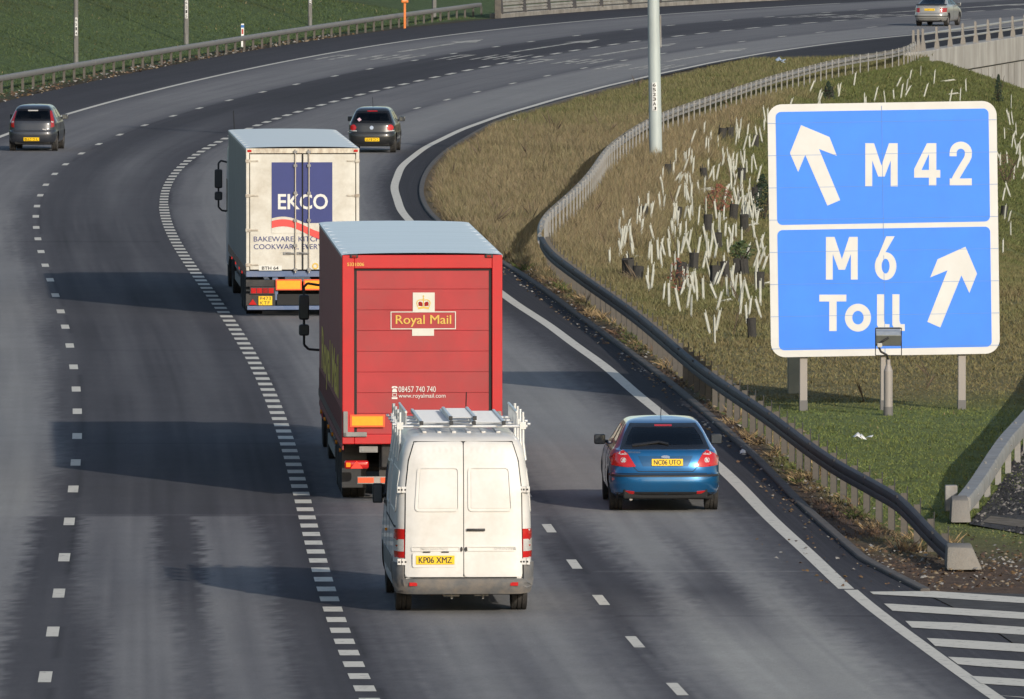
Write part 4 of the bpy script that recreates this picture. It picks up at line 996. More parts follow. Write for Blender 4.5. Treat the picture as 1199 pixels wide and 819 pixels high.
def hatchback(spec):
    P = G0(*spec['at']); loc, rz = place(P, spec['head'])
    o = thing('parked_car' if False else 'car', spec['label'], 'car', loc, rz)
    sh = Shell(spec['secs'], spec.get('a', 4), spec.get('b', 10)); m = spec['paint']
    holes = [('rear', shrink(spec['rear_win'], .03)), ('front', shrink(spec['front_win'], .04))]
    for sw in spec['side_wins']:
        holes += [('left', shrink(sw, .025)), ('right', shrink(sw, .025))]
    r = spec['r']; ar = [(y, r + .01, r + .055) for y in spec['axles']]
    sh.mesh('body', m, o, holes, ar)
    # cabin lining and floor
    W = max(x[1] for x in spec['secs'])
    lin = Shell([(z, w - .07, a + .12, f - .12) for z, w, a, f in spec['secs'] if z > spec['belt'] - .35], spec.get('a', 4), spec.get('b', 10))
    rr_ = spec['rear_win']
    lh = [('rear', shrink(rr_, -.02)), ('front', shrink(spec['front_win'], -.02))] + [(k, shrink(sw, -.02)) for sw in spec['side_wins'] for k in ('left', 'right')]
    lin.mesh('cabin_lining', M_cabin, o, lh, (), 30, 120, .0)
    b = MB(); L = spec['L']
    b.box(-W + .12, W - .12, .35, L - .4, .20, .48)
    b.box(-W + .22, W - .22, .12, .6, .22, .40); b.build('underbody', M_under, o, None, .03)
    for yx in spec['axles']:
        for s in (-1, 1): wheel(o, s * (W - spec['tw'] / 2 - .025), yx, r, spec['tw'], s, spec.get('rim'))
    # glass with dark seal
    def win(face, poly):
        sh.patch('window', M_glass, o, face, [poly], .002, .004)
        k = bpy.data.objects[-1] if False else None
        sh.patch('window_seal', M_frit, o, face, [shrink(poly, -.012), shrink(poly, .05)], .005, .012, .06)
    win('rear', spec['rear_win']); win('front', spec['front_win'])
    for sw in spec['side_wins']: win('left', sw); win('right', sw)
    seats(o, spec.get('seats', ()), .5)
    # lamps
    for nm, poly, mm in spec['lamps']:
        ob = sh.patch(nm, mm, o, 'rear', [poly], .010, .025, .04)
        ob = sh.patch(nm, mm, o, 'rear', [mirx(poly)], .010, .025, .04)
    for nm, poly, mm, offs in spec.get('extras', ()): sh.patch(nm, mm, o, 'rear', [poly], offs, .02, .05)
    # shut lines
    gp = MB()
    for face, pts in spec['gaps']: sh.strip(gp, face, pts, .010, .0035)
    gp.build('shut_lines', M_gap, o)
    x, z, w, h, t, scr = spec['plate']; q_ = sh.pos('rear', x, z, .012); q2 = sh.pos('rear', x, z + .05, .012)
    plate(o, q_.x, q_.y, q_.z, w, h, t, -math.atan2(q2.y - q_.y, .05), scr)
    # door mirrors
    yb, zb = spec['mirror']
    for s in (-1, 1):
        x0 = float(sh.side(yb, zb)); b = MB(); b.box(s * (x0 - .03) if s > 0 else -x0 - .12, s * (x0 + .12) if s > 0 else -x0 + .03, yb - .02, yb + .03, zb - .02, zb + .03)
        xa, xb = sorted((s * (x0 + .03), s * (x0 + .21))); b.box(xa, xb, yb - .08, yb + .06, zb - .04, zb + .12)
        mo = b.build('door_mirror', spec.get('mirror_m', m), o, 30, .03, 2)
        b = MB(); b.box(xa + .015, xb - .015, yb - .086, yb - .081, zb - .025, zb + .105); b.build('mirror_glass', M_mirror, mo)
    return o, sh
def ellp(cx, cz, rx, rz, n=20): return [(cx + rx * math.cos(2 * math.pi * k / n), cz + rz * math.sin(2 * math.pi * k / n)) for k in range(n)]

# ---------------- blue hatchback
M_blue = mat('metallic_blue_paint', (.012, .130, .315), .30, .55, .06, 2, coat=.9, dirt=((.05, .09, .13), .35, 1.5))
L = 4.73
secs = [(.25,.82,.22,4.45),(.30,.86,.09,4.62),(.40,.885,.03,4.70),(.50,.895,.005,4.73),(.585,.895,.012,4.71),(.63,.89,.06,4.67),(.72,.89,.10,4.58),(.80,.885,.12,4.38),(.88,.87,.15,4.02),(.95,.845,.185,3.72),(.985,.825,.22,3.62),(1.01,.80,.30,3.56),(1.10,.745,.50,3.36),(1.25,.665,.82,3.02),(1.36,.595,1.10,2.76),(1.405,.545,1.28,2.60),(1.43,.47,1.46,2.45),(1.44,.40,1.62,2.32)]
rw = [(-.70,1.015),(.70,1.015),(.615,1.22),(.52,1.365),(-.52,1.365),(-.615,1.22)]
fw = [(-.72,1.02),(.72,1.02),(.60,1.26),(.52,1.37),(-.52,1.37),(-.60,1.26)]
sw1 = [(.95,1.06),(1.95,1.04),(1.95,1.36),(1.55,1.36)]
sw2 = [(2.05,1.04),(3.2,1.00),(2.62,1.36),(2.05,1.36)]
lt = [(.47,.735),(.60,.725),(.84,.745),(.868,.86),(.80,.93),(.665,.985),(.60,.94)]
spec = dict(at=(779.5, 601), head=heading(F_RD, 195) * .75, label='metallic blue hatchback with a yellow plate in the lane below the near guardrail', secs=secs, paint=M_blue, L=L, r=.325, tw=.21, axles=(.97, 3.72), belt=1.0,
    rear_win=rw, front_win=fw, side_wins=(sw1, sw2), lamps=[('tail_lamp', lt, M_red), ('tail_lamp_clear', [(.60,.925),(.70,.915),(.76,.94),(.68,.985)], M_white_l), ('reverse_lamp', ellp(.665,.835,.042,.042), M_white_l), ('bumper_reflector', [(.50,.305),(.66,.315),(.66,.355),(.50,.345)], M_red)],
    extras=[('bumper_strip', [(-.885,.575),(.885,.575),(.885,.605),(-.885,.605)], M_black, .012), ('bumper_valance', [(-.72,.255),(.72,.255),(.80,.315),(.5,.335),(-.5,.335),(-.80,.315)], M_black, .004), ('high_brake_lamp', [(-.14,1.335),(.14,1.335),(.14,1.355),(-.14,1.355)], M_red, .010),
            ('plate_recess', [(-.36,.74),(.36,.74),(.44,.905),(-.44,.905)], mat('recess_blue', (.006,.07,.17), .3, .3, coat=1), .003), ('badge', ellp(0,.885,.07,.022), M_chrome, .02)],
    gaps=[('rear', [(-.44,.66),(.44,.66),(.52,.74),(.60,.94),(.70,1.0)]), ('rear', [(-.44,.66),(-.52,.74),(-.60,.94),(-.70,1.0)]), ('rear', [(-.86,.625),(.86,.625)]), ('left', [(2.0,.35),(2.0,1.36)]), ('left', [(1.2,.72),(1.1,.98)]), ('left', [(3.2,.35),(3.2,1.0)]), ('right', [(2.0,.35),(2.0,1.36)])],
    plate=(.03,.80,.50,.115,'NC06 UTO',None), mirror=(3.05,.98), mirror_m=M_black, seats=((1.5,(-.36,.36)),(2.4,(-.36,.36))))
o, sh = hatchback(spec)
t = MB(); sh.strip(t, 'rear', [(-.52,1.05),(-.1,1.10),(.06,1.07)], .022, .022, .015); t.build('rear_wiper', M_black, o)
t = MB(); v, f = text_geo('MONDEO', .01)
a = np.array(v); a = (a - a.min(0)) / (a.max(0) - a.min(0) + 1e-9)
t.add([sh.pos('rear', -.60 + p[0] * .20, .945 + p[1] * .025, .006) for p in a], f); t.build('badge_lettering', M_chrome, o)
b = MB(); b.tube([(0, 2.0, 1.44), (0, 1.75, 1.62)], .006, 6); b.build('aerial', M_black, o)
b = MB(); b.cyl((-.55, .16, .215), (-.55, .5, .215), .025, n=12); b.build('exhaust_pipe', M_chrome, o)

# ---------------- black hatchback
M_blk = mat('black_car_paint', (.016, .017, .018), .35, 0, .15, 2, coat=.6, dirt=((.07, .065, .06), .35, 1.2))
def small_car(at, head, label, paint, W, H, lamps, plate_, extras, Lc=3.85, rim=None):
    k = H / 1.42; w = W / .76
    secs = [(.22,.66,.18,3.6),(.30,.73,.06,3.74),(.42,.755,.01,3.82),(.52,.76,.0,3.85),(.60,.76,.015,3.84),(.66,.755,.05,3.80),(.76,.75,.07,3.66),(.86,.745,.09,3.35),(.93,.725,.12,3.08),(.98,.70,.16,2.98),(1.10,.65,.27,2.80),(1.25,.58,.43,2.52),(1.33,.53,.55,2.35),(1.385,.47,.70,2.2),(1.41,.40,.85,2.05)]
    secs = [(z * k, a * w, r_ * 1.0, f_) for z, a, r_, f_ in secs]
    rw = [(-.62*w,.955*k),(.62*w,.955*k),(.50*w,1.29*k),(-.50*w,1.29*k)]; fw = [(-.62*w,1.0*k),(.62*w,1.0*k),(.48*w,1.34*k),(-.48*w,1.34*k)]
    s1 = [(.72,1.0*k),(1.55,.99*k),(1.55,1.32*k),(.85,1.32*k)]; s2 = [(1.63,.99*k),(2.72,.97*k),(2.22,1.32*k),(1.63,1.32*k)]
    sp = dict(at=at, head=head, label=label, secs=secs, paint=paint, L=Lc, r=.295, tw=.18, axles=(.66, 3.1), belt=.95*k, rear_win=rw, front_win=fw, side_wins=(s1, s2), lamps=lamps, extras=extras,
        gaps=[('rear', [(-.55*w,.62*k),(.55*w,.62*k),(.60*w,.95*k)]), ('rear', [(-.55*w,.62*k),(-.60*w,.95*k)]), ('right', [(1.6,.35),(1.6,1.3*k)]), ('right', [(2.7,.35),(2.7,.95*k)]), ('left', [(1.6,.35),(1.6,1.3*k)])],
        plate=plate_, mirror=(2.62,.97*k), seats=((1.0,(-.33,.33)),(1.8,(-.33,.33))), rim=rim)
    return hatchback(sp)
lamps = [('tail_lamp', ellp(.585,.80,.095,.095), M_red), ('tail_lamp_clear', [(.47,.68),(.70,.69),(.70,.725),(.47,.715)], M_white_l)]
o, sh = small_car((435, 179.5), heading(F_RD, 382) + R(1.0), 'black hatchback with round red tail lamps beside the front of the white lorry', M_blk, .765, 1.43, lamps, (.02,.43,.46,.115,None,5),
    [('badge', ellp(0,.80,.06,.06), M_chrome, .012), ('bumper_band', [(-.7,.60),(.7,.60),(.7,.625),(-.7,.625)], M_black, .008), ('window_sticker', [(-.47,1.05),(-.40,1.11),(-.33,1.05),(-.40,.99)], mat('sticker', (.6,.4,.45), .5), .010), ('high_brake_lamp', [(-.16,1.30),(.16,1.30),(.16,1.325),(-.16,1.325)], M_red, .012)])
b = MB(); b.tube([(0, .8, 1.44), (0, .55, 1.75)], .007, 6); b.build('aerial', M_black, o)
# ---------------- dark grey hatchback
M_gry = mat('dark_grey_car_paint', (.030, .034, .043), .38, .2, .12, 2, coat=.6, dirt=((.06, .058, .055), .35, 1.2))
lamps = [('tail_lamp', [(.53,1.28),(.585,1.27),(.675,.98),(.685,.78),(.58,.75),(.585,.95)], M_red_d), ('tail_lamp_clear', [(.60,.96),(.66,.95),(.665,.90),(.60,.91)], M_white_l)]
o, sh = small_car((37.5, 177.5), heading(F_LD, 382) + R(1.5), 'dark grey hatchback with tall red tail lamps in the left lane', M_gry, .785, 1.46, lamps, (-.02,.39,.50,.115,None,9),
    [('badge', [(.33,.69),(.45,.66),(.45,.69),(.33,.715)], M_white_l, .012), ('high_brake_lamp', [(-.16,1.27),(.16,1.27),(.16,1.30),(-.16,1.30)], M_white_l, .012)], rim=M_rim_d)
# ---------------- silver liftback
M_sil = mat('silver_car_paint', (.36, .35, .325), .35, .45, .08, 2, coat=.6)
secs = [(.22,.70,.22,4.05),(.30,.77,.08,4.2),(.42,.795,.02,4.27),(.54,.80,.0,4.30),(.60,.80,.03,4.28),(.70,.80,.08,4.15),(.80,.795,.10,3.9),(.90,.78,.13,3.5),(.98,.755,.18,3.3),(1.02,.73,.30,3.22),(1.12,.68,.62,3.02),(1.25,.61,.98,2.72),(1.33,.55,1.22,2.5),(1.37,.47,1.45,2.35),(1.385,.40,1.6,2.25)]
rw = [(-.63,1.03),(.63,1.03),(.53,1.29),(-.53,1.29)]; fw = [(-.66,1.02),(.66,1.02),(.51,1.32),(-.51,1.32)]
sw1 = [(1.1,1.05),(1.9,1.03),(1.9,1.31),(1.5,1.31)]; sw2 = [(2.0,1.03),(3.0,1.0),(2.42,1.31),(2.0,1.31)]
spec = dict(at=(1088, 31), head=heading(F_RD, 570) + R(1.0), label='silver liftback car with a rear spoiler near the top right corner', secs=secs, paint=M_sil, L=4.3, r=.30, tw=.19, axles=(.85, 3.35), belt=.98, rear_win=rw, front_win=fw, side_wins=(sw1, sw2),
    lamps=[('tail_lamp', [(.50,.66),(.77,.67),(.775,.88),(.50,.88)], M_red_d), ('tail_lamp_clear', [(.50,.64),(.77,.65),(.77,.69),(.50,.68)], M_white_l)],
    extras=[('bumper', [(-.78,.40),(.78,.40),(.78,.58),(-.78,.58)], M_sil, .03), ('bumper_strip', [(-.78,.47),(.78,.47),(.78,.50),(-.78,.50)], M_black, .036), ('spoiler', [(-.72,.985),(.72,.985),(.72,1.02),(-.72,1.02)], M_black, .06)],
    gaps=[('rear', [(-.5,.62),(.5,.62)]), ('right', [(1.95,.35),(1.95,1.3)]), ('right', [(3.0,.35),(3.0,1.0)])], plate=(0,.80,.5,.115,None,3), mirror=(2.9,.98), seats=((1.4,(-.33,.33)),(2.2,(-.33,.33))), rim=M_rim_d)
hatchback(spec)

# ---------------- white van
M_van = mat('dusty_white_van_paint', (.61, .595, .565), .45, 0, .04, 1.5, coat=.3, dirt=((.42, .385, .33), .6, 1.6))
M_vbump = mat('grey_van_bumper', (.13, .13, .13), .6, 0, .2, 4, dirt=((.30, .24, .18), .75, 3.0))
P = G0(543, 719.5); loc, rz = place(P, R(-2.7))
van = thing('van', 'dirty white panel van with a silver roof rack, closest vehicle to the camera', 'van', loc, rz)
VL = 5.7
vsec = [(.30,.93,.10,5.45),(.40,.955,.03,5.62),(.52,.965,.0,5.70),(.75,.97,.01,5.68),(.95,.968,.02,5.45),(1.15,.965,.03,5.0),(1.30,.962,.035,4.75),(1.6,.95,.05,4.55),(1.85,.93,.075,4.40),(2.05,.90,.10,4.28),(2.25,.865,.14,4.15),(2.36,.83,.18,4.05),(2.43,.79,.24,3.95),(2.475,.73,.33,3.85),(2.50,.65,.46,3.75)]
vs = Shell(vsec, 7, 22)
fwv = [(-.80,1.35),(.80,1.35),(.74,2.05),(-.74,2.05)]; swv = [(3.35,1.33),(4.35,1.33),(4.1,1.95),(3.35,1.95)]
vs.mesh('body', M_van, van, [('front', shrink(fwv, .04)), ('left', shrink(swv, .03)), ('right', shrink(swv, .03))], [(.98, .35, .42), (4.62, .35, .42)], 80, 380)
lin = Shell([(z, w - .07, a + .1, f - .1) for z, w, a, f in vsec if z > .9], 7, 22); lin.mesh('cabin_lining', M_cabin, van, [('front', fwv), ('left', swv), ('right', swv)], (), 30, 120)
b = MB(); b.box(-.80, .80, .5, 5.2, .24, .55); b.box(-.55, .55, .25, .7, .30, .45); b.build('underbody', M_under, van, None, .03)
b = MB(); b.box(-.85, .85, .94, 1.02, .28, .36); b.cyl((-.3, .6, .30), (.3, .75, .28), .05, n=10); b.build('axle', M_chassis, van)
b = MB(); b.box(-.28, -.05, .22, .28, .235, .262); b.tube([(-.16, .25, .20), (-.16, .25, .30)], .015); b.box(.16, .36, .22, .28, .24, .262); b.tube([(.28, .25, .20), (.28, .25, .30)], .015); b.build('tow_eye', M_galv, van)
for yx in (.98, 4.62):
    for s in (-1, 1): wheel(van, s * (.955 - .14), yx, .35, .225, s, M_rim_d)
for f_, poly in (('front', fwv), ('left', swv), ('right', swv)):
    vs.patch('window', M_glass, van, f_, [poly], .003, .004, .08); vs.patch('window_seal', M_frit, van, f_, [shrink(poly, -.012), shrink(poly, .05)], .006, .012, .08)
# rear doors
def ch(P, r=.05, n=4):
    out = []; m = len(P)
    for i in range(m):
        a, b_, c = Vector(P[i - 1]), Vector(P[i]), Vector(P[(i + 1) % m]); u = (a - b_).normalized() * r; w_ = (c - b_).normalized() * r
        for k in range(n + 1):
            t_ = k / n; q_ = (b_ + u) * (1 - t_)**2 + b_ * 2 * t_ * (1 - t_) + (b_ + w_) * t_ * t_; out.append((q_.x, q_.y))
    return out
dl = [(-.815,.525),(-.006,.525),(-.006,2.405),(-.68,2.395),(-.755,2.15),(-.80,1.75)]
for s, poly in ((-1, dl), (1, mirx(dl)[::-1])):
    d = vs.patch('rear_door', M_van, van, 'rear', [ch(poly, .05)], .022, .03, .07, smooth=30)
    wn = ch([(-.685,1.44),(-.06,1.44),(-.06,2.06),(-.645,2.06)], .07); wn = wn if s < 0 else mirx(wn)[::-1]
    vs.patch('window_pressing', M_van, d, 'rear', [wn, shrink(wn, .022)], .040, .022, .07, smooth=30); vs.patch('window_blank', M_van, d, 'rear', [shrink(wn, .045)], .030, .010, .07, smooth=30)
    lp = ch([(-.73,.885),(-.05,.885),(-.05,.955),(-.73,.955)], .02); lp = lp if s < 0 else mirx(lp)[::-1]
    vs.patch('door_crease', M_van, d, 'rear', [lp, shrink(lp, .014)], .036, .018, .07, smooth=30)
    for z in (1.745, .735):
        b = MB(); q_ = vs.pos('rear', s * .84, z, .03); b.box(q_.x - .075, q_.x + .075, q_.y - .014, q_.y + .04, z - .045, z + .045); h_ = b.build('hinge', M_van, d, None, .008)
        b = MB(); [b.box(q_.x + dx - .012, q_.x + dx + .012, q_.y - .018, q_.y - .0145, z - .012, z + .012) for dx in (-.05, -.01, .04)]; b.box(q_.x + .02 * s, q_.x + .026 * s if s > 0 else q_.x + .02 * s + .006, q_.y - .0165, q_.y - .0145, z - .045, z + .045); b.build('hinge_bolts', M_gap, h_)
    b = MB(); q_ = vs.pos('rear', s * .032, .915, .03); b.prism_y(ellp(q_.x, .915, .018, .033), q_.y - .012, q_.y + .01); b.build('door_lock', M_black, d)
    # vertical lamp clusters
    for nm, poly, mm in (('tail_lamp', [(.825,.79),(.955,.79),(.962,1.0),(.955,1.18),(.93,1.195),(.825,1.195)], M_red), ('reverse_lamp', [(.832,.88),(.958,.88),(.958,1.05),(.832,1.05)], M_white_l)):
        pl = poly if s > 0 else mirx(poly)[::-1]; vs.patch(nm, mm, van, 'rear', [pl], .012 if nm == 'tail_lamp' else .017, .03, .05)
# door seams darker than the doors
gp = MB(); vs.strip(gp, 'rear', [(0,.53),(0,2.40)], .016, .002); vs.strip(gp, 'rear', [(-.83,.52),(-.815,1.75),(-.77,2.15),(-.69,2.41),(.69,2.41),(.77,2.15),(.815,1.75),(.83,.52)], .016, .002); vs.strip(gp, 'rear', [(-.83,.512),(.83,.512)], .02, .002)
vs.strip(gp, 'left', [(3.25,.45),(3.25,2.1)], .012, .003); vs.strip(gp, 'left', [(2.1,.5),(2.1,2.1)], .012, .003); vs.strip(gp, 'left', [(.25,1.22),(3.2,1.25)], .03, .004); vs.strip(gp, 'left', [(4.4,.5),(4.4,1.3)], .012, .003)
gp.build('shut_lines', M_gap, van)
for y0, y1 in ((.25, 1.95), (2.2, 3.15)):
    wn = ch([(y0,1.42),(y1,1.42),(y1,2.02),(y0,2.02)], .08); vs.patch('side_pressing', M_van, van, 'left', [wn, shrink(wn, .03)], .010, .012, .09); vs.patch('side_pressing', M_van, van, 'right', [wn, shrink(wn, .03)], .010, .012, .09)
vs.patch('rubbing_strip', M_vbump, van, 'left', [[(1.5,.50),(4.1,.50),(4.1,.75),(1.5,.75)]], .010, .02, .1)
b = MB(); vs.patch('', None, None, 'rear', [[(-.90,.31),(.90,.31),(.945,.50),(-.945,.50)]], .05, .06, .08, b); b.build('bumper', M_vbump, van, 30)
for s in (-1, 1):
    pl = [(.83,.32),(.95,.34),(.962,.72),(.83,.72)]; vs.patch('bumper_corner', M_vbump, van, 'rear', [pl if s > 0 else mirx(pl)[::-1]], .035, .05, .05)
    pl = [(.10,.30),(.55,.30),(.55,.72),(.10,.72)]; vs.patch('bumper_corner', M_vbump, van, 'left' if s < 0 else 'right', [pl], .02, .03, .08)
    q_ = vs.pos('rear', s * .70, .425, .06); b = MB(); b.box(q_.x - .055, q_.x + .055, q_.y - .006, q_.y + .03, .40, .45); b.build('bumper_reflector', M_red, van)
q_ = vs.pos('rear', -.40, .77, .03); b = MB(); b.prism_y(ch([(-.72,.66),(-.10,.66),(-.10,.865),(-.72,.865)], .03), q_.y - .004, q_.y + .01); b.build('plate_recess', mat('plate_recess_white', (.60, .58, .54), .5), van)
plate(van, -.40, q_.y - .008, .765, .54, .125, 'KP06 XMZ')
b = MB(); [b.box(x - .05, x + .05, q_.y - .02, q_.y + .01, .868, .885) for x in (-.52, -.26)]; b.build('plate_lamp', M_black, van, None, .004)
q_ = vs.pos('rear', .18, 1.19, .03); b = MB(); b.box(.04, .30, q_.y - .03, q_.y - .012, 1.17, 1.205); b.box(.05, .09, q_.y - .015, q_.y + .01, 1.175, 1.2); b.box(.25, .29, q_.y - .015, q_.y + .01, 1.175, 1.2); b.build('door_handle', M_black, van, 30, .006)
M_vtext = mat('faded_badge_grey', (.50, .49, .47), .4, .3)
t = MB(); q_ = vs.pos('rear', -.4, .92, .026); text_y(t, 'Mercedes-Benz', -.60, -.22, .90, .945, q_.y - .002, .005); text_y(t, 'SPRINTER', .42, .74, .90, .94, q_.y - .002, .005, .15); t.build('badge_lettering', M_vtext, van)
for s in (-1, 1):
    b = MB(); b.box(*(sorted((s * .92, s * 1.02))), 4.18, 4.22, 1.40, 1.46); x0, x1 = sorted((s * .985, s * 1.13)); b.box(x0, x1, 4.12, 4.24, 1.32, 1.60); mo = b.build('door_mirror', M_black, van, 30, .025)
    b = MB(); b.box(x0 + .02, x1 - .02, 4.113, 4.119, 1.34, 1.58); b.build('mirror_glass', M_mirror, mo)
b = MB(); b.box(-1.0, -.96, 2.9, 3.0, 1.0, 1.04); b.build('side_marker', M_amber, van)
b = MB()
for x in np.linspace(-.52, .52, 6): b.box(x - .03, x + .03, .75, 3.6, 2.505, 2.53)
b.build('roof_rib', M_van, van, 30, .01)
b = MB(); b.tube([(.18, 3.6, 2.5), (.18, 3.3, 2.95)], .008, 6); b.build('aerial', M_black, van)
# roof rack
M_alu = mat('aluminium_tube', (.62, .63, .63), .35, .55, .15, 3)
b = MB()
for y in (.75, 1.55, 2.35, 3.15):
    for s in (-1, 1):
        b.tube([(s * .90, y, 2.12), (s * .87, y, 2.36), (s * .865, y, 2.80)], .024, 10)
    b.tube([(-.93, y, 2.60), (.93, y, 2.60)], .022, 10)
    for s in (-1, 1): b.tube([(s * .93, y - .0, 2.63), (s * .97, y, 2.63)], .022, 10); b.obox((s * .865, y, 2.61), (.045, 0, 0), (0, .04, 0), (0, 0, .05))
rack = b.build('roof_rack', M_alu, van, 40)
for s in (-1, 1):
    b = MB(); b.tube([(s * .78, .75, 2.80), (s * .78, 3.2, 2.80)], .018, 8)
    for y in np.linspace(.8, 3.15, 15): b.tube([(s * .78, y, 2.60), (s * .78, y, 2.80)], .012, 6)
    b.build('side_guard', M_alu, rack, 40)
# ladders lying on the rack
mw_ = Matrix.Translation(Vector(loc)) @ Matrix.Rotation(rz, 4, 'Z')
def ladder(x, w, y0, y1, z, label):
    p = mw_ @ Vector((x, y0, z)); o = thing('ladder', label, 'ladder', tuple(p), rz, 'ladders on the van roof')
    for s in (-1, 1):
        b = MB(); b.box(s * w / 2 - .02, s * w / 2 + .02, 0, y1 - y0, 0, .05); b.build('stile', M_alu, o, None, .006)
        b = MB(); b.box(s * w / 2 - .026, s * w / 2 + .026, -.01, .03, -.004, .054); b.build('end_cap', M_black, o, None, .006)
    y = .2
    me_ = None
    while y < y1 - y0 - .1:
        b = MB(); b.cyl((-w / 2, 0, .026), (w / 2, 0, .026), .015, n=8)
        if me_ is None: rg = b.build('rung', M_alu, o, 40); me_ = rg.data
        else: rg = link(bpy.data.objects.new('rung', me_), o)
        rg.location = (0, y, 0); y += .28
    return o
ladder(-.36, .42, .55, 4.0, 2.632, 'aluminium ladder lying flat on the left side of the white van roof rack')
ladder(.38, .42, .55, 3.8, 2.632, 'aluminium ladder lying flat on the right side of the white van roof rack')
ladder(.02, .34, .75, 3.4, 2.69, 'short aluminium ladder lying on top in the middle of the van roof rack')

# ---------------- lorries
def lorry_base(o, W, H, zb, L, side_m, roof_m, skirt=None, axles=(1.5, 2.85, 4.2)):
    """trailer floor, wheels and tractor; the cargo box rear face is at y=0"""
    hw = W / 2
    b = MB(); b.box(-hw, hw, .08, L, zb, H - .06); box = b.build('cargo_box', side_m, o, None, .02)
    b = MB(); b.box(-hw - .004, hw + .004, .04, L + .02, H - .058, H - .02); n = 14
    v = []
    for y in (.02, L): v += [(-hw * math.cos(math.pi * k / n) * 1.0, y, H - .02 + .035 * math.sin(math.pi * k / n)) for k in range(n + 1)]
    b.add(v, [(k + 1, k, n + 1 + k, n + 2 + k) for k in range(n)]); b.build('roof', roof_m, o, 40)
    b = MB()
    for y in np.arange(.9, L, 1.5): b.box(-hw + .03, hw - .03, y, y + .04, H - .03, H - .004)
    b.build('roof_seams', roof_m, o)
    b = MB()
    for s in (-1, 1): b.box(*sorted((s * .38, s * .55)), .25, L - .4, zb - .42, zb - .02)
    for y in np.arange(.6, L, 1.3): b.box(-hw + .06, hw - .06, y, y + .1, zb - .16, zb - .02)
    for y in axles: b.cyl((-hw + .3, y, .50), (hw - .3, y, .50), .09, n=10)
    b.build('chassis', M_chassis, o)
    for y in axles:
        for s in (-1, 1): wheel(o, s * (hw - .22), y, .50, .39, s, M_rim_d, .55)
    for s in (-1, 1):
        b = MB(); b.box(*sorted((s * (hw - .03), s * (hw - .06))), 5.6, 9.8, .42, .60); b.box(*sorted((s * (hw - .03), s * (hw - .06))), 5.6, 9.8, .72, .88)
        [b.box(*sorted((s * (hw - .065), s * (hw - .12))), y, y + .08, .42, zb) for y in (5.8, 7.7, 9.6)]; b.build('side_guard', M_galv, o)
        b = MB(); b.box(*sorted((s * .6, s * 1.0)), 10.4, 10.6, .1, zb); b.build('landing_leg', M_chassis, o)
        b = MB(); b.box(*sorted((s * (hw - .02), s * (hw - .42))), 4.78, 4.80, .22, .95); b.build('mudflap', M_black, o)
        b = MB(); b.box(*sorted((s * (hw - .02), s * (hw - .42))), .86, .88, .18, .80); b.build('mudflap', M_black, o)
        b = MB(); b.box(*sorted((s * (hw - .02), s * (hw - .44))), .9, 4.75, 1.03, 1.05) if zb > 1.06 else b.box(*sorted((s * (hw - .05), s * (hw - .44))), .9, 4.75, zb - .04, zb - .01); b.build('mudguard', M_black, o)
def tractor(o, y0, cab_m, hw=1.22, mirror_z=2.2, mx=1.62):
    b = MB(); pr = [(y0, .85), (y0, 2.9), (y0 + .3, 3.35), (y0 + 1.2, 3.25), (y0 + 1.95, 2.6), (y0 + 2.2, 1.6), (y0 + 2.25, .5), (y0 + .9, .5), (y0 + .9, .85)]
    n = len(pr); v = [(-hw, y, z) for y, z in pr] + [(hw, y, z) for y, z in pr]
    b.add(v, [tuple(range(n)), tuple(range(2 * n - 1, n - 1, -1))] + [((k + 1) % n, k, n + k, n + (k + 1) % n) for k in range(n)])
    cab = b.build('cab', cab_m, o, 30, .05)
    b = MB()
    for s in (-1, 1): b.box(*sorted((s * (hw + .004), s * (hw - .01))), y0 + 1.0, y0 + 1.85, 1.75, 2.5)
    b.add([(-hw + .1, y0 + 2.215, 1.7), (hw - .1, y0 + 2.215, 1.7), (hw - .1, y0 + 2.0, 2.56), (-hw + .1, y0 + 2.0, 2.56)], [(3, 2, 1, 0)]); b.build('window', M_frit, cab)
    for yx in (y0 - 2.3, y0 + 1.35):
        for s in (-1, 1): wheel(o, s * (hw - .18), yx, .50, .32, s, M_rim_d, .55)
    b = MB(); b.box(-.5, .5, y0 - 3.6, y0 + 2, .55, .85); b.box(-1.1, -.55, y0 - 1.6, y0 - .5, .45, .95); b.box(.55, 1.1, y0 - 1.6, y0 - .5, .45, .95); b.build('tractor_chassis', M_chassis, o)
    for s in (-1, 1):
        z = mirror_z; b = MB(); b.tube([(s * (hw - .02), y0 + 1.75, z + .52), (s * (mx - .08), y0 + 1.72, z + .56), (s * (mx - .02), y0 + 1.7, z + .50), (s * (mx - .02), y0 + 1.7, z - .52), (s * (mx - .10), y0 + 1.72, z - .60), (s * (hw - .02), y0 + 1.75, z - .62)], .022, 8)
        ma = b.build('mirror_arm', M_black, o, 40)
        x0, x1 = sorted((s * (mx - .11), s * (mx + .07)))
        b = MB(); b.box(x0, x1, y0 + 1.62, y0 + 1.80, z - .08, z + .36); b.box(x0, x1, y0 + 1.62, y0 + 1.80, z - .36, z - .16); mm = b.build('mirror_housing', M_black, o, 30, .035)
        b = MB(); b.box(x0 + .02, x1 - .02, y0 + 1.612, y0 + 1.618, z - .05, z + .33); b.box(x0 + .02, x1 - .02, y0 + 1.612, y0 + 1.618, z - .34, z - .18); b.build('mirror_glass', M_mirror, mm)
def lamp_strip(o, name, x0, x1, y, z0, z1, cells, mm=(M_red,)):
    b = MB(); b.box(x0 - .02, x1 + .02, y - .01, y + .08, z0 - .02, z1 + .02); h = b.build(name, M_black, o, None, .008)
    n = cells; w = (x1 - x0) / n
    for k in range(n):
        b = MB(); b.box(x0 + w * k + .006, x0 + w * (k + 1) - .006, y - .022, y - .009, z0 + .004, z1 - .004); b.build('lens', mm[k % len(mm)], h, None, .006)

